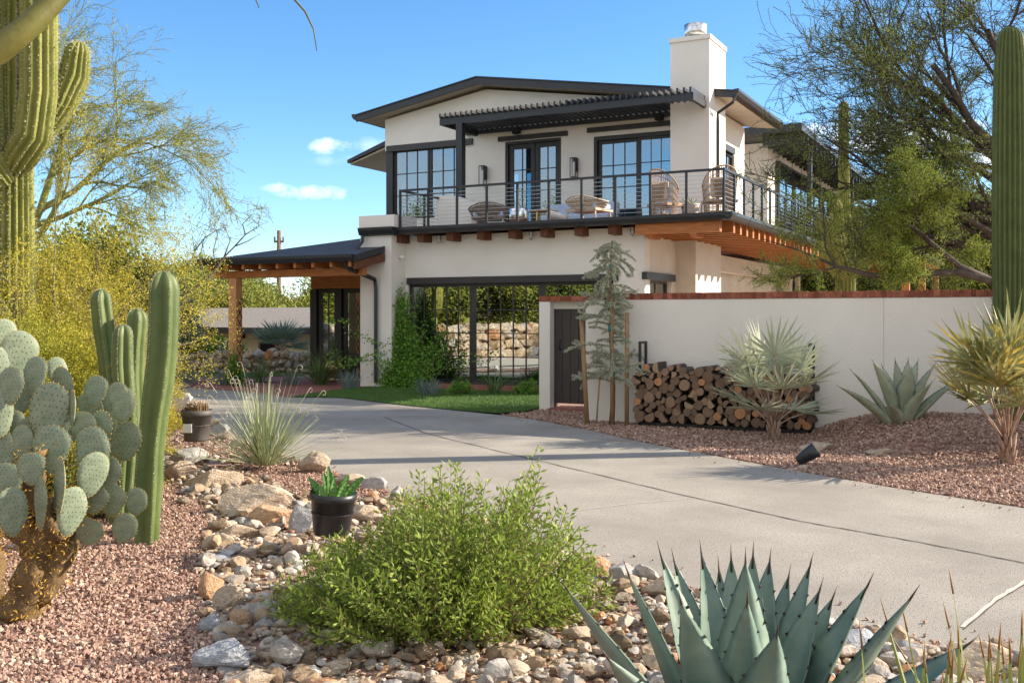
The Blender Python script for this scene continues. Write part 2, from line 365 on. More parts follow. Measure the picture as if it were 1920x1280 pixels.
# ================================================================ GROUND
def sstep(a, b, x): t = min(1, max(0, (x-a)/(b-a))); return t*t*(3-2*t)
def pip(x, y, poly):
    c = False; n = len(poly); j = n-1
    for i in range(n):
        xi, yi = poly[i]; xj, yj = poly[j]
        if (yi > y) != (yj > y) and x < (xj-xi)*(y-yi)/(yj-yi)+xi: c = not c
        j = i
    return c
def pipn(X, Y, poly):
    c = np.zeros(X.shape, bool); n = len(poly); j = n-1
    for i in range(n):
        xi, yi = poly[i]; xj, yj = poly[j]
        if yi != yj: c ^= ((yi > Y) != (yj > Y)) & (X < (xj-xi)*(Y-yi)/(yj-yi)+xi)
        j = i
    return c
def depth(x, y): return -SN*x+CS*y
def gh(x, y):
    D = -SN*x+CS*y; l = CS*x+SN*y
    return -.03-1.5*sstep(29.6, 34, D)*(1-sstep(-6, -2, l))*sstep(-60, -30, -abs(D-0)+0*l+0) if D < 60 else -1.5*(1-sstep(-6, -2, l))
g = MB(); n = 130
ax = [math.copysign(abs(t)**3*1500+abs(t)*12, t) for t in np.linspace(-1, 1, n)]
vs_ = [(x-8, y+14, gh(x-8, y+14)) for y in ax for x in ax]
g.add(vs_, [(j*n+i, j*n+i+1, (j+1)*n+i+1, (j+1)*n+i) for j in range(n-1) for i in range(n-1)], smooth=True)
tag(g.build('ground', M['desert']), kind='structure')
def flat(name, pts, z, m, kind='structure', thick=.0):
    b = MB(); b.add([(x, y, z) for x, y in pts], [tuple(range(len(pts)))])
    o = b.build(name, m)
    if o.data.polygons[0].normal.z < 0: o.data.flip_normals()
    return tag(o, kind=kind)
drv_left = [(330,722),(336,738),(372,775),(430,822),(560,862),(660,897),(760,932),(900,990),(1100,1048),(1260,1104),(1500,1163),(1700,1200),(1920,1238),(2500,1350)]
drv_right = [(2500,1045),(1920,952),(1700,918),(1500,884),(1350,856),(1200,828),(1100,805),(1000,786),(940,778),(870,771),(740,758),(640,746),(545,745),(470,735),(360,727)]
P_drv = [gp(*p) for p in drv_left+drv_right]
flat('driveway', P_drv, 0, M['concrete'])
flat('driveway_apron', [gp(330,722),gp(360,727),(-19.5,16.8),(-21,9),(-19,2),(-12.5,2),(-12.2,9)], -.012, M['concrete_pale'])
P_patio = [gp(240,720),gp(360,727),gp(470,735),gp(545,745),gp(640,746),(-12.9,18.7),(-12.9,20.4),(-16.3,20.4),gp(530,704),gp(440,711),gp(360,716),gp(240,717)]
flat('patio', P_patio, .004, M['patio'])
P_lawn = [gp(545,745),gp(640,746),gp(740,758),gp(870,771),gp(935,775.5),gp(985,771.5),gp(1012,765),(-8.2,18.2),(-8.5,19.0),(-12.8,18.75),gp(690,726),gp(620,733)]
flat('lawn', P_lawn, .012, M['lawn_base'])
P_lawn2 = [gp(290,709),gp(330,702),gp(540,696),gp(575,702),gp(440,711),gp(360,716)]
flat('lawn_strip', P_lawn2, .012, M['lawn_base'])
flat('path', [gp(250,703),gp(270,694),gp(560,690),gp(560,696),gp(330,702)], .008, M['concrete_pale'])
flat('planting_bed', [(-12.8,18.76),(-8.6,19.0),(-8.6,19.4),(-12.8,19.4)], .016, M['soil'])
# short turf, real blades
def blades(poly, n, h, w, m, name, zf, kind='stuff', label=None):
    xs = [p[0] for p in poly]; ys = [p[1] for p in poly]
    X = nr.uniform(min(xs), max(xs), n*3); Y = nr.uniform(min(ys), max(ys), n*3); k = pipn(X, Y, poly); X = X[k][:n]; Y = Y[k][:n]; n = len(X)
    a = nr.uniform(0, 6.28, n); hh = h*nr.uniform(.6, 1.3, n); lx = nr.normal(0, .012, n); ly = nr.normal(0, .012, n)
    Z = np.full(n, zf)
    V = np.stack([np.stack([X-np.cos(a)*w, Y-np.sin(a)*w, Z], 1), np.stack([X+np.cos(a)*w, Y+np.sin(a)*w, Z], 1), np.stack([X+lx, Y+ly, Z+hh], 1)], 1).reshape(-1, 3)
    T = np.repeat(nr.uniform(0, 1, n), 3); b = MB(); b.bulk(V, np.arange(3*n).reshape(-1, 3), T)
    return tag(b.build(name, m), label, 'grass', kind=kind)
blades(P_lawn, 60000, .028, .004, M['grass'], 'turf', .012, label='short bright green turf between the driveway and the big window')
blades(P_lawn2, 9000, .028, .004, M['grass'], 'turf', .012, label='narrow strip of green turf beside the red patio')
# joints sawn in the driveway
def strip(px, w_, z, m, name):
    pts = [Vector((*gp(*p), z)) for p in px]; b = MB(); vs = []
    for i, p in enumerate(pts):
        d = pts[min(i+1, len(pts)-1)]-pts[max(i-1, 0)]; s_ = Vector((-d.y, d.x, 0)).normalized()*w_/2*(1+.3*math.sin(i*2.3))
        vs += [tuple(p+s_), tuple(p-s_)]
    b.add(vs, [(2*i, 2*i+1, 2*i+3, 2*i+2) for i in range(len(pts)-1)])
    return tag(b.build(name, m), kind='structure')
def dens(px, k=10, j=.5):
    out = []
    for a, b in zip(px, px[1:]):
        for i in range(k): t = i/k; out.append((a[0]+(b[0]-a[0])*t, a[1]+(b[1]-a[1])*t+rnd.uniform(-j, j)))
    return out+[px[-1]]
strip(dens([(720,782),(800,813),(995,860),(1280,928),(1500,977),(1700,1012),(1920,1055),(2300,1130)]), .016, .004, M['joint'], 'driveway_joint')
strip(dens([(1040,962),(1180,945),(1303,934)]), .012, .004, M['concrete_pale'], 'driveway_joint')
strip(dens([(2300,900),(1920,1092),(1870,1122),(1805,1176)], 6), .03, .004, M['concrete_pale'], 'driveway_joint')
strip(dens([(2300,908),(1920,1097),(1872,1126),(1808,1180)], 6), .008, .006, M['joint'], 'driveway_joint')
# gravel beds
def hL(x, y):
    return .045+.02*noise.noise(Vector((x*.9, y*.9, 0)))
bx_, by_ = at(1790, 13.0)
def hR(x, y):
    l = CS*(x-bx_)+SN*(y-by_); d = -SN*(x-bx_)+CS*(y-by_)
    e = max(0, 1-((min(l, 0)/1.9)**2+(max(l, 0)/6)**2+(d/2.6)**2))
    return .004+.42*e*e*(3-2*e)*.8+.012*noise.noise(Vector((x*1.2, y*1.2, 3)))
PXL = [(-900,760),(-200,722),(330,716),(336,745),(372,780),(430,828),(560,867),(660,901),(760,936),(900,994),(1100,1052),(1260,1108),(1500,1167),(1700,1204),(1920,1242),(2500,1356),(4200,9000),(-4000,9000)]
WL = [(-20,20.3),(-16,19)]+[gp(*p) for p in PXL[2:16]]+[(4.2,2.6),(3,-3),(-12,-3),(-12.2,9),(-17,17)]
WR = [gp(*p) for p in [(2500,1043),(1920,950),(1700,916),(1500,882),(1350,854),(1200,826),(1100,803),(1000,784),(960,779),(935,776.5),(985,772.5),(1012,766)]]+[(-8.0,17.6),(3,17.6),(9,12)]
def bed(name, W, hf, step, m):
    xs = [p[0] for p in W]; ys = [p[1] for p in W]; x0, x1, y0, y1 = min(xs), max(xs), min(ys), max(ys)
    nx = int((x1-x0)/step)+2; ny = int((y1-y0)/step)+2; idx = {}; b = MB(); vs = []; fs = []
    ins = lambda i, j: pip(x0+(i+.5)*step, y0+(j+.5)*step, W)
    def vi(i, j):
        if (i, j) not in idx: x = x0+i*step; y = y0+j*step; idx[i, j] = len(vs); vs.append((x, y, hf(x, y)-.02))
        return idx[i, j]
    for i in range(nx):
        for j in range(ny):
            if ins(i, j): fs.append((vi(i, j), vi(i+1, j), vi(i+1, j+1), vi(i, j+1)))
    b.add(vs, fs, smooth=True); return tag(b.build(name, m), kind='structure')
bed('gravel_bed', WL, hL, .12, M['gravel_base']); bed('gravel_bed', WR, hR, .12, M['gravel_base'])
PX_WASH = [(300,842),(420,862),(540,930),(640,948),(720,930),(900,998),(1100,1056),(1260,1112),(1500,1172),(1700,1208),(1960,1250),(2500,1380),(2700,2600),(500,2600),(420,1285),(385,1180),(372,1080),(395,1000),(385,960),(300,905)]
def stones(name, pos, size, m, label, cat, seed, flatness=.75, kind='stuff'):
    r = np.random.default_rng(seed); n = len(pos)
    base = np.array([(-1,-1,-1),(1,-1,-1),(1,1,-1),(-1,1,-1),(-1,-1,1),(1,-1,1),(1,1,1),(-1,1,1)], float)*.55
    V = base[None]*np.ones((n, 1, 1))+r.normal(0, .2, (n, 8, 3))
    V *= size[:, None, None]*r.uniform(.6, 1.15, (n, 1, 3)); V[:, :, 2] *= flatness
    q = r.normal(size=(n, 4)); q /= np.linalg.norm(q, axis=1)[:, None]; a, b, c, d = q.T
    Rm = np.stack([1-2*(c*c+d*d), 2*(b*c-a*d), 2*(b*d+a*c), 2*(b*c+a*d), 1-2*(b*b+d*d), 2*(c*d-a*b), 2*(b*d-a*c), 2*(c*d+a*b), 1-2*(b*b+c*c)], 1).reshape(n, 3, 3)
    V = np.einsum('nij,nkj->nki', Rm, V)+pos[:, None, :]
    Fq = np.array([(0,3,2,1),(4,5,6,7),(0,1,5,4),(1,2,6,5),(2,3,7,6),(3,0,4,7)])
    Fq = (Fq[None]+(np.arange(n)*8)[:, None, None]).reshape(-1, 4)
    T = np.repeat(r.uniform(0, 1, n), 8); b = MB(); b.bulk(V.reshape(-1, 3), Fq, T)
    return tag(b.build(name, m), label, cat, kind=kind)
def scatter(n, px_poly_test, hf, dmin, dmax, lmin, lmax, seed, power=1.0):
    r = np.random.default_rng(seed); u = r.uniform(0, 1, n); D = dmin+(dmax-dmin)*u**power
    l = r.uniform(-.62, .56 if dmin < 7 else .85, n)*D
    x = -SN*D+CS*l; y = CS*D+SN*l; px = 960+F*l/D; py = HOR+EYE*F/D
    k = px_poly_test(px, py, x, y); x, y = x[k], y[k]
    z = np.array([hf(a, b) for a, b in zip(x, y)]); return np.stack([x, y, z], 1)
inL = lambda px, py, x, y: pipn(x, y, WL) & ~pipn(px, py, PX_WASH)
p1 = scatter(92000, inL, hL, 3.6, 10.5, 0, 0, 1, 1.15)
p1[:, 2] -= .004; D1 = -SN*p1[:, 0]+CS*p1[:, 1]
stones('gravel', p1, .0130+.0*D1+nr.uniform(-.004, .006, len(p1)), M['gravel'], 'crushed pink gravel covering the cactus bed on the left', 'gravel', 2)
p3 = scatter(16000, inL, hL, 10.5, 17, 0, 0, 9); stones('gravel', p3, np.full(len(p3), .03), M['gravel'], 'crushed pink gravel of the far end of the cactus bed', 'gravel', 5)
inR = lambda px, py, x, y: pipn(x, y, WR)
p2 = scatter(135000, inR, hR, 7.5, 18, 0, 0, 3); p2[:, 2] -= .006
stones('gravel', p2, nr.uniform(.016, .026, len(p2)), M['gravel'], 'crushed pink gravel between the driveway and the white garden wall', 'gravel', 4)
# ================================================================ ROCKS
def icos(sub):
    import bmesh
    bm = bmesh.new(); bmesh.ops.create_icosphere(bm, subdivisions=sub, radius=1); V = np.array([v.co[:] for v in bm.verts]); Fs = np.array([[v.index for v in f.verts] for f in bm.faces]); bm.free(); return V, Fs
IV, IF = icos(4); IV2, IF2 = icos(2); IV3, IF3 = icos(3)
def rockV(V, seed, cuts=9, rough=.12):
    r = np.random.default_rng(seed); V = V.copy()
    for _ in range(cuts):
        nrm = r.normal(size=3); nrm /= np.linalg.norm(nrm); d = r.uniform(.42, .82); k = V @ nrm; o = np.clip(k-d, 0, None); V -= np.outer(o*.93, nrm)
    out = []
    for v in V:
        q = Vector(v); out.append(1+rough*noise.noise(q*1.7+Vector((seed*3.1, 0, 0)))+rough*.45*noise.noise(q*5+Vector((0, seed, 0)))+rough*.22*noise.noise(q*13+Vector((0, 0, seed))))
    return V*np.array(out)[:, None]
RM = {'t': M['rock_tan'], 'o': M['rock_orange'], 'g': M['rock_grey'], 'b': M['rock_blue']}
RL = {'t': 'tan', 'o': 'orange brown', 'g': 'pale grey', 'b': 'blue grey'}
rmesh = {}
def rock(px, py, wpx, hpx, c, label, rz=None, z=.03, dz=0, group='boulders bordering the driveway bed'):
    D = (EYE-z)*F/(py-HOR); x, y = at(px, D); wd = wpx*D/F/2; hd = hpx*D/F/2
    key = (c, rnd.randint(0, 4))
    if key not in rmesh:
        b = MB(); b.bulk(rockV(IV, key[1]*11+ord(c)), IF, smooth=False); o = b.build('boulder', RM[c]); rmesh[key] = o
    else: o = rmesh[key].copy(); C.objects.link(o)
    o.location = (x, y, z+hd*.55+dz); o.scale = (wd*1.12, wd*rnd.uniform(.65, .9), hd*1.25)
    o.rotation_euler = (rnd.uniform(-.12, .12), rnd.uniform(-.12, .12), TH+(rz if rz is not None else rnd.uniform(-.4, .4)))
    return tag(o, label, 'boulder', group)
big = [(480,962,135,62,'t','large flat-topped tan boulder behind the black pot, widest in the border',0),
 (402,912,100,52,'t','long tan boulder sloping toward the yucca, left of the widest boulder',.2),
 (515,980,90,42,'o','orange brown slab tucked under the widest tan boulder',0),
 (566,995,70,60,'g','pale grey boulder just left of the black nursery pot',0),
 (332,898,62,46,'t','tan rock beside the tall right-hand column cactus base',0),
 (590,885,62,46,'t','rounded tan boulder on the driveway edge right of the yucca',.1),
 (652,908,56,30,'t','rounded tan boulder on the driveway edge behind the black pot',0),
 (700,915,48,26,'g','low pale boulder on the driveway edge right of the black pot',0),
 (741,932,32,26,'g','small whitish round rock on the driveway edge left of the green bush',0),
 (676,975,60,44,'t','tan rock leaning on the black nursery pot',0),
 (396,1122,56,66,'o','upright orange tan rock at the edge of the pink gravel',1.2),
 (430,1140,60,50,'t','knobbly tan rock beside the upright orange one',0),
 (398,1185,46,44,'b','blue grey rock below the knobbly tan one',0),
 (445,1172,50,36,'o','golden orange rock among the cobbles',0),
 (428,1250,120,66,'b','large flat blue grey slab at the gravel edge in the lower left',.1),
 (470,1290,110,52,'t','long flat tan slab at the bottom of the picture',.2),
 (494,1165,60,50,'g','pale grey rock left of the green bush',0),
 (408,1062,56,26,'b','low blue grey rock at the gravel edge',0),
 (410,1030,58,34,'t','flat tan rock above the low blue grey one',0),
 (436,1045,54,26,'o','reddish flat rock beside the flat tan one',0),
 (445,1005,64,36,'t','tan rock above the reddish flat rock',0),
 (1112,1080,62,44,'o','orange boulder touching the right side of the green bush',0),
 (1163,1092,72,42,'g','white quartz streaked boulder beside the orange one',.1),
 (1247,1122,86,58,'t','tan boulder on the driveway edge behind the agave leaves',0),
 (1455,1165,60,34,'t','tan boulder half hidden behind the large agave',0),
 (1592,1222,112,62,'b','blue grey boulder right of the large agave',.1),
 (1705,1238,76,46,'g','pale grey boulder between the agave and the green spikes',0),
 (1832,1262,140,68,'t','long tan boulder behind the green spikes',.1),
 (1960,1290,110,66,'t','tan boulder at the right edge of the picture',0),
 (1020,1066,60,38,'t','tan boulder hidden behind the green bush',0),(935,1030,60,36,'g','pale boulder hidden behind the green bush',0),
 (845,990,60,36,'t','low tan boulder behind the green bush near the driveway',0),(795,958,44,26,'o','small orange rock on the driveway edge above the green bush',0)]
for a in big: rock(a[0], a[1], a[2], a[3], a[4], a[5], a[6])
for i, (px, py, wp, hp) in enumerate([(332,742,34,20),(340,754,38,22),(349,768,36,20),(392,800,40,22),(412,815,40,24),(425,826,38,22),(452,838,40,24),(325,732,28,16),(372,790,34,20),(318,860,50,26),(350,872,74,40),(312,880,40,26),(425,890,40,20),(360,925,40,22),(385,940,34,18),(345,945,32,18)]):
    rock(px, py, wp, hp, 'tgt'[i % 3], 'weathered pale rock of the border along the far driveway edge' if py < 845 else 'medium tan rock of the pile behind the widest boulder')
for px, py, wp in ((1535,822,70),(1660,832,66),(1506,868,26),(1480,872,20)):
    rock(px, py+4, wp, wp*.32, 't', {1535:'low tan rock half buried in gravel right of the silver palm',1660:'flat tan rock in front of the wall-side agave',1506:'small pale stone beside the black spotlight',1480:'smallest pale stone in front of the spotlight'}[px] , z=.02 if px < 1520 else .10, dz=-.035 if px < 1520 else -.11, group='rocks in the gravel by the garden wall')
# cobbles of the dry wash
def cobbles(n, test, hf, dmin, dmax, smin, smax, seed, label, sub=(IV2, IF2)):
    p = scatter(n, test, hf, dmin, dmax, 0, 0, seed, 1.0); r = np.random.default_rng(seed); shapes = [rockV(sub[0], 50+k, 14, .1) for k in range(10)]
    b = MB(); Fq = sub[1]; cell = {}
    Vs = []; Fs = []; Ts = []; off = 0
    for i, q in enumerate(p):
        s = smin+(smax-smin)*r.uniform()**2.2; key = (int(q[0]/s/1.1), int(q[1]/s/1.1), int(s*50))
        if key in cell: continue
        cell[key] = 1; S = shapes[r.integers(10)]*(s*np.array([r.uniform(.8, 1.25), r.uniform(.7, 1), r.uniform(.45, .75)])*.78); a = r.uniform(0, 6.28)
        V = np.stack([S[:, 0]*math.cos(a)-S[:, 1]*math.sin(a), S[:, 0]*math.sin(a)+S[:, 1]*math.cos(a), S[:, 2]], 1)+q+np.array([0, 0, r.uniform(-.15, .5)*s])
        Vs.append(V); Fs.append(Fq+off); off += len(V); Ts.append(np.full(len(V), r.uniform()))
    b.bulk(np.concatenate(Vs), np.concatenate(Fs), np.concatenate(Ts)); return tag(b.build('cobbles', M['rock']), label, 'cobbles', kind='stuff')
inW = lambda px, py, x, y: pipn(px, py, PX_WASH) & pipn(x, y, WL)
hW = lambda x, y: hL(x, y)-.01
cobbles(9500, inW, hW, 3.0, 12.5, .04, .118, 21, 'loose tan and grey cobbles of the dry wash around the green bush')
cobbles(20000, inW, hW, 3.0, 10, .02, .05, 22, 'small tan pebbles filling the gaps of the dry wash')
# ================================================================ DRY STONE WALLS
def stone_wall(path, h, th, name, label, seed, srange=(.14, .3), dens_=1.0):
    r = random.Random(seed); b = MB(); shapes = [rockV(IV2, 70+k, 7, .08) for k in range(8)]; Vs = []; Fs = []; Ts = []; off = 0
    for (ax_, ay), (bx2, by2) in zip(path, path[1:]):
        L = math.hypot(bx2-ax_, by2-ay); d = ((bx2-ax_)/L, (by2-ay)/L); nn = (-d[1], d[0]); z = 0
        while z < h:
            s0 = r.uniform(*srange); t = -r.uniform(0, .2)
            while t < L:
                s = s0*r.uniform(.7, 1.45); t += s*.86/dens_
                for side in ((-1, 1) if z > h-.4 or 1 else (1,)):
                    o = side*(th/2*(1-.35*z/h)); x = ax_+d[0]*t+nn[0]*o; y = ay+d[1]*t+nn[1]*o
                    S = shapes[r.randrange(8)]*np.array([s*.66, s*.62, s*.52]); an = r.uniform(0, 6.28)
                    V = np.stack([S[:, 0]*math.cos(an)-S[:, 1]*math.sin(an), S[:, 0]*math.sin(an)+S[:, 1]*math.cos(an), S[:, 2]], 1)+np.array([x, y, z+r.uniform(-.04, .06)+s*.25])
                    Vs.append(V); Fs.append(IF2+off); off += len(V); Ts.append(np.full(len(V), min(.99, max(0, r.gauss(.55, .22)))))
            z += s0*.8
    b.bulk(np.concatenate(Vs), np.concatenate(Fs), np.concatenate(Ts))
    for (ax_, ay), (bx2, by2) in zip(path, path[1:]):
        b.bar((ax_, ay, h*.42), (bx2, by2, h*.42), th*.7, h*.84, t=.15)
    return tag(b.build(name, M['rock']), label, 'stone wall')
stone_wall([gp(205,703,0), gp(400,699,0), gp(600,698,0)], .52, .5, 'stone_wall', 'low wall of rounded grey boulders in front of the cream guest house', 1, (.13, .27))
stone_wall([(-21.3,17.2),(-20.4,14),(-19.6,11),(-19.4,6),(-18,-2),(-14,-6)], 1.05, .8, 'stone_wall', 'tall sunlit boulder retaining wall mirrored in the big windows', 2, (.22, .46))

# a few chips kicked onto the concrete
def edge_chips():
    pts = []
    for e in (drv_left[2:13], drv_right[1:9]):
        for a, b in zip(e, e[1:]):
            for _ in range(16):
                t = rnd.random(); px = a[0]+(b[0]-a[0])*t; py = a[1]+(b[1]-a[1])*t; x, y = gp(px, py); s = -1 if e[0] == drv_left[2] else 1
                dx = abs(rnd.gauss(0, .16)); v = RTv*(0) ; x += (0 if s < 0 else -1)*0; d = (b[0]-a[0], b[1]-a[1])
                A = Vector(gp(*a)); B = Vector(gp(*b)); t2 = (B-A).normalized(); n2 = Vector((-t2.y, t2.x)); c = Vector((x, y))
                q = c+n2*dx*(1 if s < 0 else 1); 
                if not pip(q.x, q.y, P_drv): q = c-n2*dx
                pts.append((q.x, q.y, .008))
    return np.array(pts)
RTv = Vector((CS, SN, 0))
pc = edge_chips(); stones('gravel', pc, nr.uniform(.006, .016, len(pc)), M['gravel'], 'stray pink gravel chips kicked onto the driveway edges', 'gravel', 77)
# ================================================================ HOUSE
YF = 19.42; YD = 18.9; YU = 23.0; XR = -7.07; XL = -16.3; XP = -12.83; ZD = 3.41; ZT = 3.56; YP = 18.84; XD = -5.19
house = empty('house', (-11.5, 24, 0), 0, 'two storey white stucco house with black framed windows and a wooden balcony', 'house')
HI = Matrix.Translation((-11.5, 24, 0)).inverted()
def part(mb, name, mats, parent=None, bevel=0.0, label=None):
    p = parent or house; o = mb.build(name, mats, None, bevel); o.parent = p
    inv = Matrix.Identity(4); q = p
    while q: inv = inv @ Matrix.Translation(-Vector(q.location)) if q.parent is None else inv; q = q.parent
    o.matrix_parent_inverse = inv if p.parent is None else Matrix.Identity(4)
    if label: o['label'] = label
    return o
def window(x0, x1, z0, z1, Y, cols, rows, name='window', fr=.055, mun=.022, frac=None, glass='glass', dep=.08, parent=None, head=None, colx=None):
    b = MB(); y0, y1 = Y, Y+dep
    b.box(x0, x1, y0, y1, z0, z0+fr); b.box(x0, x1, y0, y1, z1-fr, z1); b.box(x0, x0+fr, y0+.001, y1-.001, z0+fr, z1-fr); b.box(x1-fr, x1, y0+.001, y1-.001, z0+fr, z1-fr)
    xi, xj, zi, zj = x0+fr, x1-fr, z0+fr, z1-fr
    for i in range(1, cols): x = xi+(xj-xi)*i/cols; b.box(x-mun/2, x+mun/2, y0+.02, y1-.02, zi, zj)
    for i in range(1, rows): z = zi+(zj-zi)*i/rows; b.box(xi, xj, y0+.018, y1-.018, z-mun/2, z+mun/2)
    o = part(b, name, M['dark_frame'], parent)
    g = MB(); g.box(xi-.005, xj+.005, Y+dep*.45, Y+dep*.5, zi-.005, zj+.005); p = g.build('pane', M[glass]); p.parent = o
    return o
def windowy(y0, y1, z0, z1, X, cols, rows, name='window', fr=.055, mun=.022, glass='glass', dep=-.08):
    b = MB(); xa, xb = X+dep, X
    b.box(xa, xb, y0, y1, z0, z0+fr); b.box(xa, xb, y0, y1, z1-fr, z1); b.box(xa+.001, xb-.001, y0, y0+fr, z0+fr, z1-fr); b.box(xa+.001, xb-.001, y1-fr, y1, z0+fr, z1-fr)
    for i in range(1, cols): y = y0+(y1-y0)*i/cols; b.box(xa+.02, xb-.02, y-mun/2, y+mun/2, z0+fr, z1-fr)
    for i in range(1, rows): z = z0+(z1-z0)*i/rows; b.box(xa+.018, xb-.018, y0+fr, y1-fr, z-mun/2, z+mun/2)
    o = part(b, name, M['dark_frame'])
    g = MB(); g.box(X+dep*.45, X+dep*.5, y0+fr-.005, y1-fr+.005, z0+fr-.005, z1-fr+.005); p = g.build('pane', M[glass]); p.parent = o
    return o
# ---- walls, ground floor
wx0, wx1 = xY(765, YF), xY(1150, YF); wz0 = zY(885, 718, YF)+.0; wz1 = zY(885, 531, YF)
W = MB()
W.wallx(XP, XR, 0, ZD-.01, YF, YF+.3, [(wx0, wx1, wz0, wz1)])
ex0, ex1 = xY(590, 20.5), -12.9; ez1 = zY(630, 542, 20.5)
W.wallx(XL, XP, 0, 3.1, 20.5, 20.8, [(ex0+.02, ex1, .03, ez1)])
W.wally(20.8, 33, 0, 3.1, XL, XL+.3); W.wallx(XL, XR, 0, ZD-.01, 33.3, 33.6)
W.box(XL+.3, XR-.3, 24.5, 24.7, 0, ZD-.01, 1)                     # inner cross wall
y1a = yX(1268, XR)
wy0, wy1, wzz = yX(1218.5, XR), yX(1259, XR), zX(1215, 524, XR)
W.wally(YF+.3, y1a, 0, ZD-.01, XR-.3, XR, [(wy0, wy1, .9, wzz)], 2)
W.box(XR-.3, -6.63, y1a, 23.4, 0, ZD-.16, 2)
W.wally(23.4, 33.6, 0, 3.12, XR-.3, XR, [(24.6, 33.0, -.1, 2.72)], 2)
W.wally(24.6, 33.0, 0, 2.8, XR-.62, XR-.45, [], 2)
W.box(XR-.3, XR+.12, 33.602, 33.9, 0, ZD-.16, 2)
W.box(XP-.85, XP, YP, 20.5, 0, ZD-.01)                             # entry pier
W.box(XP-.90+.03, XP+.09, YP-.03, YP+.9, ZT+.02, zY(700, 404, YP-.03))   # its raised block
# ---- upper floor
gx0, gx1 = xY(737, YU), xY(873, YU); gz0 = zY(737, 412, YU); gz1 = zY(800, 277, YU)
dx0, dx1 = xY(947, YU), xY(1052, YU); dz1 = zY(1000, 262, YU)
sx0, sx1 = xY(1113, YU), xY(1262, YU); sz1 = zY(1190, 250, YU)
XUL = xY(722, YU); ZW = 6.5
W.wallx(XUL, -6.95, ZT, ZW, YU, YU+.3, [(gx0-.36, gx1, gz0, gz1), (dx0, dx1, ZT, dz1), (sx0, sx1, ZT, sz1)])
rx, rz_ = xY(893, 22.5), zY(893, 143, 22.5)                         # ridge
lx, lz = xY(667, 22.5), zY(667, 215, 22.5); ex, ez = -6.1, zY(1340, 172, 22.5)
def zroof(x): return rz_+(x-rx)*((lz-rz_)/(lx-rx) if x < rx else (ez-rz_)/(ex-rx))
W.prism([(XUL, ZW), (-6.95, ZW), (-6.95, zroof(-6.95)-.22), (rx, rz_-.24), (XUL, zroof(XUL)-.22)], 1, YU, YU+.3)
swy0, swy1 = yX(1358.5, -6.95), yX(1377.5, -6.95); YB = yX(1390, -6.95)
W.wally(YU+.3, YB, ZT, zroof(-6.95)-.2, -7.25, -6.95, [(swy0, swy1, ZT+.1, 5.72)])
W.wallx(XUL, -6.95, ZT, ZW, YB, YB+.3, [(XUL+.5, XUL+3, ZT+.6, 5.8)]); W.wally(YU+.3, YB, ZT, ZW, XUL, XUL+.3, [(YU+.4, YB-.6, gz0, gz1)])
W.prism([(XUL, ZW), (-6.95, ZW), (-6.95, zroof(-6.95)-.22), (rx, rz_-.24), (XUL, zroof(XUL)-.22)], 1, YB, YB+.3)
W.box(XUL-1.0, XUL, YU+1.6, YB+.3, ZT, 6.15)                       # left wing
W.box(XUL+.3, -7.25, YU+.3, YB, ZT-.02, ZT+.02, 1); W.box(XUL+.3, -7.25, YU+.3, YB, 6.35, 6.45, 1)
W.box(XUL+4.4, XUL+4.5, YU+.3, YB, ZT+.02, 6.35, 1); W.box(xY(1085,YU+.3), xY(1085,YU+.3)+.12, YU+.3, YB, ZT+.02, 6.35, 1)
# rear wing
W.box(-12, -7.1, 30, 46, ZT+.01, 6.7, 0)
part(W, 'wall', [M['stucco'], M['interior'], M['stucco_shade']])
# ---- roofs
def gable_roof():
    b = MB(); yb = YB+.5; t = .16
    o = [(lx, lz), (rx, rz_), (ex, ez)]
    b.prism([(lx, lz), (rx, rz_), (rx, rz_-.03), (lx, lz-.03)], 1, 22.47, yb, 0); b.prism([(rx, rz_), (ex, ez), (ex, ez-.03), (rx, rz_-.03)], 1, 22.47, yb, 0)
    b.prism([(lx+.05, lz-.034), (rx, rz_-.034), (rx, rz_-t), (lx+.05, lz-t)], 1, 22.58, yb-.05, 1); b.prism([(rx, rz_-.034), (ex-.05, ez-.034), (ex-.05, ez-t), (rx, rz_-t)], 1, 22.58, yb-.05, 1)
    r = part(b, 'roof', [M['shingle'], M['soffit']])
    f = MB()                                                          # rake boards
    f.prism([(lx, lz-.032), (rx, rz_-.032), (rx, rz_-.20), (lx, lz-.19)], 1, 22.50, 22.577, 0); f.prism([(rx, rz_-.032), (ex, ez-.032), (ex, ez-.17), (rx, rz_-.20)], 1, 22.50, 22.577, 0)
    o = f.build('fascia', M['black_metal']); o.parent = r
    for X, Z, s in ((ex+.002, ez, 1), (lx-.002, lz, -1)):
        g = MB(); g.prism([(X, Z+.01), (X+.13*s, Z+.02), (X+.13*s, Z-.04), (X+.08*s, Z-.12), (X, Z-.16)], 1, 22.49, yb); o = g.build('gutter', M['black_metal']); o.parent = r
    return r
gable_roof()
b = MB(); yl = YU+1.15; tx, tz = xY(651, yl), zY(651, 300, yl)
b.prism([(tx, tz), (XUL-.02, tz+.72), (XUL-.02, tz+.55), (tx, tz-.09)], 1, yl, YB+1, 0)
b.prism([(tx+.08, tz-.1), (XUL-.02, tz+.54), (XUL-.02, tz+.46), (tx+.08, tz-.14)], 1, yl+.05, YB+1, 1)
part(b, 'roof', [M['black_metal'], M['soffit']])
b = MB(); b.box(-12, -5.8, 28.5, 46, 6.72, 6.92)
for i in range(26): y = 29+i*.62; b.box(-7.0, -5.85, y, y+.07, 6.45, 6.69)
for y in (30.5, 38, 45): b.box(-6.05, -5.93, y, y+.12, ZT, 6.71)
part(b, 'roof', M['black_metal'])
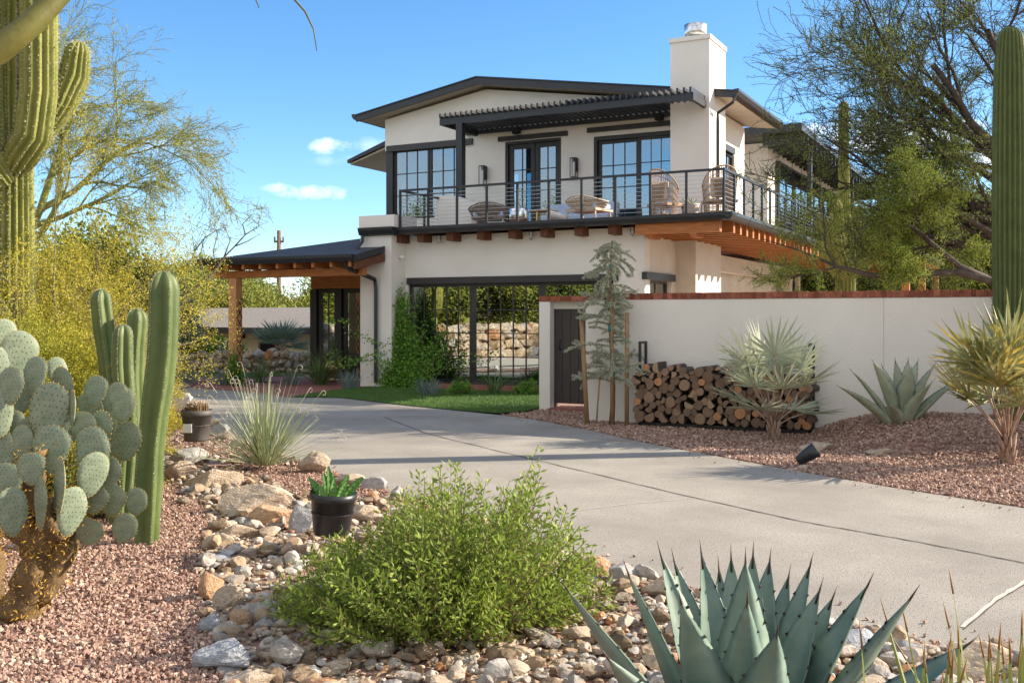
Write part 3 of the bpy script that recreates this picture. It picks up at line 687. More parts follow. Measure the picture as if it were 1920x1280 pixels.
windowy(31, 37.6, ZT+.1, 6.3, -6.97, 6, 3, dep=-.1); windowy(38.2, 45.4, ZT+.1, 6.3, -6.97, 6, 3, dep=-.1)
# ---- chimney
b = MB(); cx0, cx1 = xY(1257, 22.1), xY(1330, 22.1); cz = zY(1290, 69, 22.1)
b.box(cx0, cx1, 22.1, 23.4, ZT, cz-.1); b.box(cx0-.03, cx1+.03, 22.07, 23.43, cz-.1, cz)
ch = part(b, 'chimney', M['stucco'])
b = MB(); cc = ((cx0+cx1)/2-.02, 22.6, cz); b.lathe(cc, [(.0, .0), (.17, 0), (.17, .10), (.15, .1), (.15, .16)], 24, 1); b.lathe(cc, [(.24, .12), (.26, .14), (.26, .38), (.235, .39), (0, .40)], 24, 0); b.lathe(cc, [(.24, .12), (.24, .36), (0, .36)], 24, 0)
p = b.build('chimney_cap', [M['galv'], M['cushion_white']]); p.parent = ch
# ---- lintels
def lint(px0, py0, px1, py1, Y, h, n='lintel', d=.06):
    b = MB(); x0, x1 = xY(px0, Y-d), xY(px1, Y-d); z = zY(px0, py0, Y-d); b.box(x0, x1, Y-d, Y+.12, z-h, z); return part(b, n, M['dark_frame'], bevel=.006)
lint(762, 521, 1158, 0, YF, .15); lint(724, 274, 885, 0, YU, .165); lint(933, 257, 1063, 0, YU, .12); lint(1100, 240, 1256, 0, YU, .12)
b = MB(); b.box(XR-.05, XR+.06, yX(1213, XR+.06), yX(1267, XR+.06), wzz, wzz+.15); part(b, 'lintel', M['dark_frame'])
b = MB(); b.box(-7.0, -6.89, yX(1357, -6.9), yX(1378.5, -6.9), 5.72, 5.88); part(b, 'lintel', M['dark_frame'])
# ---- ground floor windows
ms = [wx0, xY(883, YF), xY(1013, YF), wx1]
window(ms[0], ms[1]-.003, wz0, wz1, YF+.06, 5, 4, fr=.07); window(ms[1], ms[2]-.003, wz0, wz1, YF+.06, 5, 4, fr=.07); window(ms[2], ms[3], wz0, wz1, YF+.06, 5, 4, fr=.07)
b = MB(); b.box(wx0-.05, wx1, YF-.04, YF+.05, wz0-.1, wz0); part(b, 'sill', M['dark_frame'])
b = MB(); b.box(-12.6, -8.7, 18.98, 19.1, 0, .12); part(b, 'curb', M['patio'])
windowy(wy0, wy1, .9, wzz, XR-.1, 2, 3)
em = bpy.data.materials.new('lamp_glow'); em.use_nodes = True; em.node_tree.nodes['Principled BSDF'].inputs['Emission Color'].default_value = (1,.62,.2,1); em.node_tree.nodes['Principled BSDF'].inputs['Emission Strength'].default_value = 1.6
b = MB(); xq = xY(776, YF+.7); b.box(xq, xY(790, YF+.7), YF+.7, YF+.78, zY(780, 557, YF+.7), zY(780, 536, YF+.7)); part(b, 'lit_sconce', em)
# entry doors (two leaves) with timber header
m_ = xY(637, 20.5)
b = MB(); b.box(ex0-.06, ex1, 20.46, 20.62, ez1, ez1+.05); b.box(ex0-.10, ex0+.10, 20.44, 20.7, .03, ez1); b.box(m_-.07, m_+.09, 20.44, 20.7, .03, ez1); part(b, 'door_frame', M['dark_frame'])
for a, c in ((ex0+.13, m_-.08), (m_+.12, m_+1.15)):
    o = window(a, c, .05, ez1-.01, 20.5, 2, 4, name='door', fr=.09)
b = MB(); b.box(xY(583, 20.2), XP-.86, 20.2, 20.495, ez1+.01, zY(583, 520, 20.2)+.1); part(b, 'door_header', M['wood_red'])
# ---- upper windows and doors
def uw(px0, px1, cols): return window(xY(px0, YU), xY(px1, YU), gz0, gz1, YU+.05, cols, 3, glass='glass_clear')
uw(737, 803, 3); uw(804, 873, 3)
b = MB(); b.box(xY(724, YU-.02), xY(736, YU-.02), YU-.02, YU+.25, gz0-.0, gz1+.02); part(b, 'corner_post', M['dark_frame'])
windowy(YU+.42, YB-.62, gz0, gz1, XUL+.1, 4, 3, glass='glass_clear')
md = (dx0+dx1)/2+.03
b = MB(); b.box(dx0, dx0+.07, YU+.02, YU+.2, ZT+.02, dz1); b.box(dx1-.07, dx1, YU+.02, YU+.2, ZT+.02, dz1); b.box(dx0+.07, dx1-.07, YU+.02, YU+.2, dz1-.07, dz1); part(b, 'door_frame', M['dark_frame'])
window(dx0+.08, md-.01, ZT+.03, dz1-.08, YU+.08, 2, 4, name='door', fr=.11, glass='glass_clear'); window(md+.01, dx1-.08, ZT+.03, dz1-.08, YU+.08, 2, 4, name='door', fr=.11, glass='glass_clear')
b = MB(); b.box(sx0, sx0+.08, YU+.02, YU+.2, ZT+.02, sz1); b.box(sx0+.08, sx1, YU+.02, YU+.2, sz1-.1, sz1); part(b, 'door_frame', M['dark_frame'])
sm_ = xY(1196, YU)
window(sx0+.09, sm_-.01, ZT+.03, sz1-.11, YU+.10, 3, 4, name='sliding_door', fr=.07, glass='glass_clear'); window(sm_+.0, sx1, ZT+.03, sz1-.11, YU+.04, 3, 4, name='sliding_door', fr=.06, dep=.05, glass='glass_clear')
windowy(swy0, swy1, ZT+.1, 5.72, -7.0, 2, 4)
bl = MB(); bl.box(XUL-.6, XUL-.06, YU+1.52, YU+1.58, ZT+.2, 5.15); bw = xY(704, YU+1.6)
part(bl, 'window', M['dark_frame'])
# curtains
for xa, xb in ((gx0+.1, gx0+.9), (gx1-.7, gx1-.05), (dx0+.1, dx0+.35), (sx0+.15, sx0+.7)):
    b = MB(); n = 26; vs = []
    for i in range(n+1): x = xa+(xb-xa)*i/n; y = YU+.55+.045*math.sin(i*1.9); vs += [(x, y, ZT+.03), (x, y, 6.1)]
    b.add(vs, [(2*i, 2*i+2, 2*i+3, 2*i+1) for i in range(n)], smooth=True); part(b, 'curtain', M['curtain'])
# ---- deck
b = MB(); XDL = xY(743, YD)
b.box(XDL, XR, YD+.04, YU, ZD+.04, ZT-.01, 0); b.box(XR-.001, XD-.03, YD+.04, 30, ZD+.042, ZT-.012, 0); b.box(-12, -3.2, 30.002, 40, ZD+.04, ZT-.01, 0)
b.box(XL, XP, 22.5, YU+6, ZD+.04, ZT-.02, 0)
deck = part(b, 'balcony_deck', M['wood_dark'])
b = MB()
def fas(a0, a1, axis, pos, s):
    z = [(0, ZT+.01), (.10, ZT+.01), (.10, ZT-.05), (.07, ZD+.03), (0, ZD-.0)]
    if axis == 0: b.prism([(pos-y, q) for y, q in z], 0, a0, a1)
    else: b.prism([(pos+x, q) for x, q in z], 1, a0, a1)
fas(XDL, XD-.02, 0, YD+.04, 1); fas(YD-.05, 30, 1, XD-.03, 1); fas(30, 40, 1, -3.2, 1)
b.box(XD+.06, -3.1, 29.95, 30.0, ZD, ZT)
b.prism([(YP-.04, ZT+.02), (YP-.16, ZT+.02), (YP-.15, ZT-.04), (YP-.1, ZD+.01), (YP-.04, ZD)], 0, xY(672, YP-.12), XP+.12)
b.box(XP+.09, XP+.14, YP-.1, YD+.03, ZD, ZT+.015); b.box(xY(672, YP-.12), xY(672, YP-.12)+.05, YP-.04, 20.4, ZD, ZT)
o = b.build('fascia', M['black_metal']); o.parent = deck; o.matrix_parent_inverse = deck.matrix_parent_inverse.inverted() if False else Matrix.Identity(4)
for a, c in ((740,765),(782,813),(837,867),(894,923),(953,982),(1013,1043),(1077,1105),(1140,1170)):
    x0 = xY(a, 19.06); wd = .17; b = MB(); b.box(x0, x0+wd, 19.05, YF+.02, ZD-.165, ZD+.03); part(b, 'beam', M['wood_dark'], bevel=.006)
y = 19.3; k = 0
b = MB(); b.box(XR-.05, XD-.22, 19.0, 19.16, ZD-.2, ZD+.03); part(b, 'beam', M['wood_red'], bevel=.006)
while y < 30.0:
    b = MB(); lx_ = -6.64 if y1a-.1 < y < 23.45 else XR+.002; b.box(lx_, XD-.10, y+.25, y+.37, ZD-.19, ZD+.035); part(b, 'joist', M['wood_red']); y += .5
for i in range(18):
    b = MB(); yy = 30.3+i*.56; b.box(XR+.002, -3.25, yy, yy+.08, ZD-.2, ZD+.035); part(b, 'joist', M['wood_red'])
for a, yq in ((1209, 19.5), (1290, 19.5)):
    b = MB(); x0 = xY(a, 19.2); b.prism([(YD+.2, ZD+.03), (19.8, ZD+.03), (19.8, ZD-.26), (19.4, ZD-.26), (YD+.2, ZD-.12)], 0, x0, x0+.13); part(b, 'beam', M['wood_red'], bevel=.01)
for X, Y in ((-3.4, 30.1), (-3.4, 34.5), (-3.4, 39.2)):
    b = MB(); b.box(X, X+.2, Y, Y+.2, 0, ZD-.2); b.box(X-.02, X+.22, Y-.02, Y+.22, 0, .2); part(b, 'deck_post', M['wood_red'])
# ---- railing
RY = YD+.08; RX = xY(1357, RY); RZ = 4.42; RLX = XDL+.05
b = MB(); b.box(RLX-.02, RX+.025, RY-.02, RY+.03, RZ-.045, RZ); b.box(RX-.025, RX+.024, RY+.031, 29.9, RZ-.045, RZ); b.box(RLX-.02, RLX+.03, RY+.031, 21.05, RZ-.045, RZ)
rail = part(b, 'railing', M['black_metal'])
def rp(x, y):
    b = MB(); b.box(x-.022, x+.022, y-.022, y+.022, ZT-.01, RZ-.046); b.box(x-.05, x+.05, y-.05, y+.05, ZT-.009, ZT+.018); o = b.build('post', M['black_metal']); o.parent = rail
for i in range(11): rp(RLX+(RX-RLX)*i/10, RY+.005)
for i in range(14): rp(RX, RY+.75*(i+1))
for yy in (RY+1.0, 21.03): rp(RLX+.005, yy)
b = MB()
for i in range(9):
    z = ZT+.09+i*.081; b.bar((RLX, RY+.005, z), (RX, RY+.005, z), .008); b.bar((RX, RY+.005, z), (RX, 29.9, z), .008); b.bar((RLX+.005, RY+.005, z), (RLX+.005, 21.03, z), .008)
o = b.build('cable', M['steel']); o.parent = rail
b = MB(); b.box(xY(812,20.9), xY(893,20.2), 20.2, 21.4, ZT, zY(850, 366, 20.9)); b.prism([(20.2, ZT), (20.2, ZT+.2), (21.4, ZT+.2), (21.4, ZT)], 0, -9.9, -9.8)
# stair guard: a low white wall whose right end slopes down
b = MB(); sx = xY(815, 20.6); b.prism([(sx, ZT), (sx, zY(815, 368, 20.6)), (xY(842, 20.6), zY(842, 365, 20.6)), (xY(895, 20.6), zY(895, 386, 20.6)), (xY(895, 20.6), ZT)], 1, 20.6, 21.7)
part(b, 'stair_guard', M['stucco'])
# ---- pergola over the balcony
b = MB(); PY = 21.15; px0_, px1_ = xY(824, PY), xY(1300, PY); pz = 6.25
b.box(px0_, px1_, PY, PY+.09, pz, pz+.16); b.box(xY(872, YU-.1), xY(1257, YU-.1), YU-.1, YU-.005, pz+.06, pz+.158)
b.box(px0_, px0_+.09, PY+.09, YU-.1, pz+.002, pz+.158); b.box(px1_-.09, px1_, PY+.09, 22.095, pz+.002, pz+.158)
pg = part(b, 'pergola', M['black_metal'])
for i in range(44):
    x = px0_+.03+(px1_-px0_-.1)*i/43; b = MB(); b.box(x, x+.045, PY-.07, (YU-.02 if x < cx0-.05 else 22.09), pz+.161, pz+.27); o = b.build('slat', M['black_metal']); o.parent = pg
b = MB(); qx = xY(855, PY); b.box(qx, qx+.17, PY-.01, PY+.16, ZT, pz); o = b.build('post', M['black_metal']); o.parent = pg
# ---- downspouts
def spout(pts, w_=.085, name='downspout'):
    b = MB(); b.tube(pts, w_/2, 4, smooth=False)
    part(b, name, M['black_metal'], bevel=.008)
X1 = cx1+.09; spout([(ex+.05, 22.56, ez-.1), (ex-.0, 22.5, ez-.28), (X1, 22.45, ez-.5), (X1, 22.45, ez-.7), (X1, 22.45, ZT+.02)])
xa = xY(645, 17.7); xb = xY(705, YP-.06); spout([(xa, 17.72, 2.74), (xa+.02, 17.78, 2.64), (xb-.02, YP-.08, zY(700, 524, YP)), (xb, YP-.07, zY(705, 540, YP)), (xb, YP-.07, .1)], .11)
xa = xY(680, YP-.1); spout([(xa, YP-.1, ZD), (xa, YP-.12, ZD-.15), (xa-.05, YP-.3, ZD-.36), (xa-.05, YP-.45, ZD-.42)], .1)
# ---- lamps, speakers, camera
def wall_lamp(px, py0, py1):
    Y = YU-.16; x = xY(px, Y); z1, z0 = zY(px, py0, Y), zY(px, py1, Y); b = MB(); h = .07
    for sx_ in (-h, h):
        for sy in (-h, h): b.box(x+sx_-.008, x+sx_+.008, Y+sy-.008, Y+sy+.008, z0, z1)
    b.box(x-h-.008, x+h+.008, Y-h-.008, Y+h+.008, z1, z1+.015); b.box(x-h-.008, x+h+.008, Y-h-.008, Y+h+.008, z0-.015, z0); b.box(x-.05, x+.05, Y+.08, YU-.001, z0+.15, z1)
    o = part(b, 'wall_lamp', M['black_metal']); g = MB(); g.lathe((x, Y, z0), [(.035, .02), (.035, (z1-z0)*.8), (0, (z1-z0)*.8)], 12); q = g.build('lamp_tube', M['cushion_white']); q.parent = o
wall_lamp(905, 312, 347); wall_lamp(1076, 297, 332)
def cage(px, py):
    Y = 19.3; x = xY(px, Y); z = ZD-.0; b = MB(); b.lathe((x, Y, z-.03), [(0, .03), (.05, .03), (.05, -.02), (.045, -.03)], 12)
    for i in range(6):
        a = i*math.pi/3; b.tube([(x+.045*math.cos(a), Y+.045*math.sin(a), z-.05), (x+.045*math.cos(a), Y+.045*math.sin(a), z-.16), (x, Y, z-.2)], .005, 4)
    b.lathe((x, Y, z-.1), [(.047, .006), (.047, -.006)], 12); b.lathe((x, Y, z-.15), [(.047, .006), (.047, -.006)], 12)
    o = part(b, 'cage_lamp', M['steel']); g = MB(); g.lathe((x, Y, z), [(.03, -.05), (.033, -.14), (0, -.17)], 10); q = g.build('bulb', M['cushion_white']); q.parent = o
for p in (823, 996, 1186): cage(p, 440)
def speaker(x, y, z, s=.1, rz=0):
    b = MB(); b.lathe((0, 0, 0), [(0, -s), (s*.8, -s*.9), (s, 0), (s*.8, s*.9), (0, s)], 14)
    V = np.array(b.v); V = np.stack([V[:, 2]*1.2, V[:, 0], V[:, 1]], 1); b.v = [tuple(v+np.array([x, y, z])) for v in V]
    b.box(x-.02, x+.02, y+.05, y+.16, z-.02, z+.06); part(b, 'speaker', M['turf_black'])
speaker(xY(968, YU-.15), YU-.15, zY(968, 246, YU-.15), .09); speaker(xY(1236, YU-.15), YU-.15, zY(1236, 220, YU-.15), .09)
speaker(XR-.33, yX(1376, XR-.3), zX(1376, 507, XR-.3), .12); speaker(XR-.33, yX(1451, XR-.3), zX(1451, 522, XR-.3), .14)
b = MB(); b.lathe((0, 0, 0), [(0, .09), (.04, .09), (.045, -.06), (0, -.07)], 12); cpos = Vector((XP+.1, 19.1, zX(753, 482, XP+.1))); b.v = [tuple(cpos+Vector((v[2]*.9, -v[1]*.9, v[0]*.9))) for v in b.v]
part(b, 'security_camera', M['white_plastic'])
# ---- entry canopy: posts, beam, hip roof
PYF = 17.7; EXL = xY(375, PYF); EXR = xY(662, PYF); ZE = 2.9; S = .22
b = MB()
yr = 21.6; run = yr-PYF
A = (EXL, PYF, ZE); B_ = (EXR, PYF, ZE); Cc = (EXR, YP+.0, ZE+S*(YP-PYF)); Dd = (EXR-1.0, yr, ZE+S*run); E = (EXL+run, yr, ZE+S*run)
E = (min(EXL+run, EXR-.7), yr, ZE+S*run); G_ = (EXL, yr+1, ZE)
b.add([A, B_, (EXR, yr, ZE+S*run), E, G_], [(0, 1, 2, 3), (0, 3, 4)])
b.add([(x, y, z-.05) for x, y, z in (A, B_, (EXR, yr, ZE+S*run), E, G_)], [(3, 2, 1, 0), (4, 3, 0)], 1)
can = part(b, 'canopy_roof', [M['shingle'], M['wood_dark']])
f = MB(); f.prism([(PYF-.09, ZE+.02), (PYF+.02, ZE+.02), (PYF+.02, ZE-.13), (PYF-.03, ZE-.13), (PYF-.09, ZE-.04)], 0, EXL, EXR+.02)
f.prism([(PYF-.02, ZE+.01), (YP-.035, ZE+.01+S*(YP-PYF)), (YP-.035, ZE-.13+S*(YP-PYF)), (PYF-.02, ZE-.14)], 0, EXR+.02, EXR+.06)
f.box(EXL-.08, EXL, PYF-.09, yr+1, ZE-.13, ZE+.02)
o = f.build('fascia', M['black_metal']); o.parent = can
bz1 = ZE-.22; bz0 = zY(430, 522, 18.2)
b = MB(); b.box(xY(403, 18.2), EXR-.35+.3, 18.12, 18.28, bz0, bz0+.17); part(b, 'beam', M['wood_red'], bevel=.01)
for i in range(9):
    x = EXL+.25+i*.5; b = MB()
    if x > EXR-.1: break
    yq = min(PYF+max(.75, x-EXL-.1), 20.4); b.prism([(PYF+.03, ZE-.06), (yq, ZE-.07+S*min(yq-PYF, x-EXL)), (yq, ZE-.2+S*min(yq-PYF, x-EXL)), (18.3, bz0+.175), (PYF+.03, bz0+.175)], 0, x, x+.07); part(b, 'rafter', M['wood_red'])
b = MB(); b.prism([(PYF+.05, ZE-.14), (YP-.01, ZE-.14+S*1.1), (YP-.01, ZE-.32+S*1.1), (PYF+.05, ZE-.30)], 0, EXR-.02, EXR+.05); part(b, 'rafter', M['wood_dark'])
b = MB(); b.box(-12.95-.8, XP-.9+.05, 18.3, YP-.01, bz0-.1, bz0+.1)
b = MB(); pxa = xY(429, 18.1); b.box(pxa, pxa+.24, 18.08, 18.30, .02, bz0); b.box(pxa-.06, pxa+.30, 18.02, 18.36, 0, .12)
post = part(b, 'canopy_post', M['wood_post'], bevel=.015)
b = MB()
for i in range(7):
    z = .35+i*.24
    for s in (1, -1): b.tube([(pxa+.245, 18.1 if s > 0 else 18.28, z), (pxa+.255, 18.19, z+.12), (pxa+.245, 18.28 if s > 0 else 18.1, z+.24)], .008, 5)
o = b.build('trellis_wire', M['rope']); o.parent = post
# ================================================================ GARDEN WALL
def gwl(px, Y): return xY(px, Y)
gw = empty('garden_wall', (-4, 16, 0), 0, 'long white stucco garden wall topped with a row of red bricks', 'wall')
def gpart(mb, name, mats, bevel=0.): o = mb.build(name, mats, None, bevel); o.parent = gw; o.matrix_parent_inverse = Matrix.Translation((4, -16, 0)); return o
ax1, ay1 = at(1195, 15.2); GY = ay1; GZ = 1.6+30.2/1900*15.2; gx_0 = xY(1098, GY); gx_1 = 4.5
b = MB(); b.box(gx_0, gx_1, GY, GY+.22, -.05, GZ); PYG = at(1011, 17.4)[1]; q0, q1 = xY(1011, PYG), xY(1031, PYG)
b.box(q0, q1, PYG, PYG+.3, -.05, GZ+.0)
gxr = xY(1098.5, PYG+.15); b.box(gx_0+.0, gx_0+.2, GY+.22, PYG+.5, -.05, GZ); b.box(q1, gx_0-.002, PYG+.16, PYG+.3, 1.72, GZ)
b.box(xY(1657, GY)-.004, xY(1657, GY)+.004, GY-.002, GY+.01, 0, GZ-.004, 1); gpart(b, 'wall', [M['garden_stucco'], M['planter']])
b = MB()
def bricks(x0, x1, y0, y1, along=0, L=.073):
    nb = int(((x1-x0) if along == 0 else (y1-y0))/L)
    for i in range(nb):
        t = rnd.random(); j = rnd.uniform(-.003, .003); h = .095+rnd.uniform(-.002, .003)
        if along == 0: b.box(x0+i*L+.004, x0+(i+1)*L-.004, y0-.01+j, y1+.01, GZ+.004, GZ+h, 0, t)
        else: b.box(x0-.01+j, x1+.01, y0+i*L+.004, y0+(i+1)*L-.004, GZ+.004, GZ+h, 0, t)
    b.box(x0+.004, x1-.004, y0+.003, y1, GZ+.001, GZ+.087, 1)
bricks(gx_0, gx_1, GY, GY+.22); bricks(q0, gx_0-.01, PYG, PYG+.3, 0, .2); bricks(gx_0, gx_0+.2, GY+.24, PYG+.5, 1)
gpart(b, 'brick_cap', [M['brick'], M['mortar']])
b = MB(); nb_ = 8; L_ = (gx_0-q1)/nb_
for i in range(nb_): b.box(q1+i*L_+.006, q1+(i+1)*L_-.006, PYG+.18, PYG+.215, .1, 1.70)
b.box(q1+.02, gx_0-.02, PYG+.205, PYG+.24, .3, .4); b.box(q1+.02, gx_0-.02, PYG+.205, PYG+.24, 1.4, 1.5); b.box(q1+.001, q1+.03, PYG+.17, PYG+.25, .02, 1.719)
b.box(q1+.02, gx_0-.02, PYG+.19, PYG+.2, .1, 1.7)
gate = gpart(b, 'gate', M['gate_wood'])
b = MB(); b.tube([(q1+.12, PYG+.17, 1.02), (q1+.12, PYG+.12, 1.04), (q1+.12, PYG+.12, 1.16), (q1+.12, PYG+.17, 1.18)], .01, 6); o = b.build('handle', M['rope']); o.parent = gate
b = MB(); b.box(q1, gx_0, PYG-.1, PYG+.5, 0, .03); gpart(b, 'gate_threshold', M['patio'])
# ================================================================ FIREWOOD
FY = GY-.36; fx0, fx1 = xY(1197, FY), xY(1521, FY)
b = MB()
for x in (fx0, fx1-.04):
    for y in (FY, FY+.25): b.box(x, x+.035, y, y+.035, 0, zY(1200, 640, FY))
    b.box(x, x+.035, FY+.035, FY+.25, zY(1200, 640, FY)-.035, zY(1200, 640, FY)); b.box(x, x+.035, FY+.035, FY+.25, .02, .055)
b.box(fx0, fx1, FY, FY+.035, .02, .055); b.box(fx0, fx1, FY+.25, FY+.285, .02, .055)
tag(b.build('firewood_rack', M['black_metal']), 'black steel firewood rack full of split logs against the white wall', 'rack')
lm = []
for k in range(14):
    r = random.Random(k); b = MB(); n = 18; split = k % 3 == 0; ring = []
    for j in range(n):
        a = 6.2832*j/n; q = 1+.14*noise.noise(Vector((math.cos(a)*1.3, math.sin(a)*1.3, k*4)))
        x, z = math.cos(a)*q, math.sin(a)*q
        if split and z > .1: z = .1+.05*math.sin(j)
        if k % 5 == 1 and x > .45: x = .45
        ring.append((x, z))
    L = .30
    vs = [(x, 0, z) for x, z in ring]+[(x*1.02, L, z*.98) for x, z in ring]
    b.add([(x, y, z) for x, y, z in vs], [(j, (j+1) % n, n+(j+1) % n, n+j) for j in range(n)], 0, .5, True)
    T = r.random(); b.add([(x*.88, -.02, z*.88) for x, z in ring]+[(x*.99, -.0, z*.99) for x, z in ring], [tuple(range(n-1, -1, -1))]+[(j, (j+1) % n, n+(j+1) % n, n+j) for j in range(n)], 1, T)
    o = b.build('log', [M['bark_log'], M['log_end']]); me = o.data; bpy.data.objects.remove(o); lm.append(me)
def topz(x):
    t = (x-fx0)/(fx1-fx0); return zY(1200, 668, FY)-.19*math.exp(-((t-.37)/.15)**2)-.03*t-.16*sstep(.66, .8, t)+.03*math.sin(t*19)
placed = []; cnt = 0
for it in range(900):
    r = rnd.choice((.042, .05, .06, .068, .055, .08)); best = None
    for _ in range(26):
        x = rnd.uniform(fx0-.03, fx1-.0); z = r+.06
        for (ox, oz, orr) in placed:
            d = abs(ox-x)
            if d < (r+orr)*.86: z = max(z, oz+math.sqrt(((r+orr)*.86)**2-d*d))
        if best is None or z < best[1]: best = (x, z)
    x, z = best
    if z+r*.3 > topz(x): continue
    placed.append((x, z, r)); cnt += 1
    o = bpy.data.objects.new('firewood_log', rnd.choice(lm)); C.objects.link(o); o.location = (x, FY-rnd.uniform(.0, .07), z); o.scale = (r*1.06, 1.05, r*1.06)
    o.rotation_euler = (rnd.uniform(-.05, .05), rnd.uniform(0, 6.28), rnd.uniform(-.12, .12))
    tag(o, 'split firewood log stacked end-on in the black rack', 'log', 'firewood logs stacked in the rack')
    if cnt >= 292: break
print('logs', cnt)
# ================================================================ PLANT TOOLS
def leafbulk(b, P, Dr, L, Wd, m=0, T=None, droop=0.):
    P = np.asarray(P, float); Dr = np.asarray(Dr, float); n = len(P)
    if n == 0: return
    Dr = Dr/np.linalg.norm(Dr, axis=1)[:, None].clip(1e-6); rv = nr.normal(size=(n, 3)); S = np.cross(Dr, rv); S /= np.linalg.norm(S, axis=1)[:, None].clip(1e-6)
    L = np.broadcast_to(L, (n,))[:, None]*nr.uniform(.7, 1.25, (n, 1)); Wd = np.broadcast_to(Wd, (n,))[:, None]
    up = np.cross(S, Dr); mid = P+Dr*L*.45+up*L*.06
    tip = P+Dr*L-np.array([0, 0, 1.])*L*droop
    V = np.stack([P, mid+S*Wd*.5, tip, mid-S*Wd*.5], 1).reshape(-1, 3)
    if T is None: T = nr.uniform(0, 1, n)
    b.bulk(V, np.arange(4*n).reshape(-1, 4), np.repeat(T, 4), m)
def rdir(n): v = nr.normal(size=(n, 3)); return v/np.linalg.norm(v, axis=1)[:, None]
def perp(d, ang, r):                                       # a direction at angle ang off d
    d = Vector(d).normalized(); q = Vector((r.gauss(0, 1), r.gauss(0, 1), r.gauss(0, 1))); s = d.cross(q).normalized(); return (d*math.cos(ang)+s*math.sin(ang)).normalized()
def grow(b, tips, p, d, L, r, lvl, P, rg):
    """recursive limb; tips collects (point, dir, lvl)"""
    n = P.get('seg', 4); pts = [Vector(p)]; dd = Vector(d).normalized(); rads = [r]
    for i in range(n):
        w_ = P['wob'][min(lvl, len(P['wob'])-1)]
        dd = (dd+Vector((rg.gauss(0, w_), rg.gauss(0, w_), rg.gauss(0, w_)))+Vector((0, 0, P['up'][min(lvl, len(P['up'])-1)]))+Vector(P.get('bias', (0, 0, 0)))*.1).normalized()
        pts.append(pts[-1]+dd*L/n); rads.append(max(P.get('rmin', 0), r*(1-(.55 if lvl < P['lv'] else .75)*(i+1)/n)))
    b.tube(pts, rads, 7 if lvl == 0 else 5 if lvl == 1 else 3, caps=False, m=0 if lvl < P.get('barklv', 9) else 1)
    if lvl >= P['lv']-1 or lvl >= P.get('leaflv', 9):
        for i in range(1, n+1): tips.append((pts[i], dd, lvl))
    if lvl < P['lv']:
        for k in range(P['n'][lvl]):
            t = rg.uniform(P.get('t0', .3), 1); i = min(int(t*n), n-1); q = pts[i].lerp(pts[i+1], t*n-i)
            ds = (pts[i+1]-pts[i]).normalized(); nd = perp(ds, rg.uniform(*P['ang'][min(lvl, len(P['ang'])-1)]), rg)
            grow(b, tips, q, nd, L*rg.uniform(*P['lr']), rads[i]*P.get('rr', .55), lvl+1, P, rg)
def leaves_on(b, tips, per, L, Wd, spread, m=0, lv=None, T=None):
    tt = [t for t in tips if lv is None or t[2] >= lv]
    P = np.repeat(np.array([t[0][:] for t in tt]), per, 0); D_ = np.repeat(np.array([t[1][:] for t in tt]), per, 0)
    P = P+nr.normal(0, spread, P.shape); leafbulk(b, P, D_+nr.normal(0, .8, P.shape), L, Wd, m, T if T is None else np.clip(nr.normal(T, .22, len(P)), 0, 1))
def ctree(name, x, y, z0, limbs, P, seed, barkm, leafm, per, L, Wd, spread, label, cat='tree', group=None, T=None, trunk=None, twigm=None):
    """trunk path + list of starting limbs (pos, dir, len, radius)"""
    rg = random.Random(seed); t = empty(name, (x, y, z0), 0, label, cat, group)
    b = MB(); tips = []
    if trunk: b.tube([Vector(p)-Vector((x, y, z0)) for p, _ in trunk], [r for _, r in trunk], 10, caps=True)
    tw = MB()
    for p, d, LL, rr in limbs:
        lb = MB(); grow(lb, tips, Vector(p)-Vector((x, y, z0)), d, LL, rr, 0, P, rg); b.add(lb.v, lb.f, 0, .5, True)
        for i in range(len(lb.m)): b.m[-1-i] = lb.m[-1-i]
    o = b.build('trunk', [M[barkm], M[twigm or barkm]]); o.parent = t
    c = MB(); leaves_on(c, tips, per, L, Wd, spread, T=T); o = c.build('crown', M[leafm]); o.parent = t
    return t
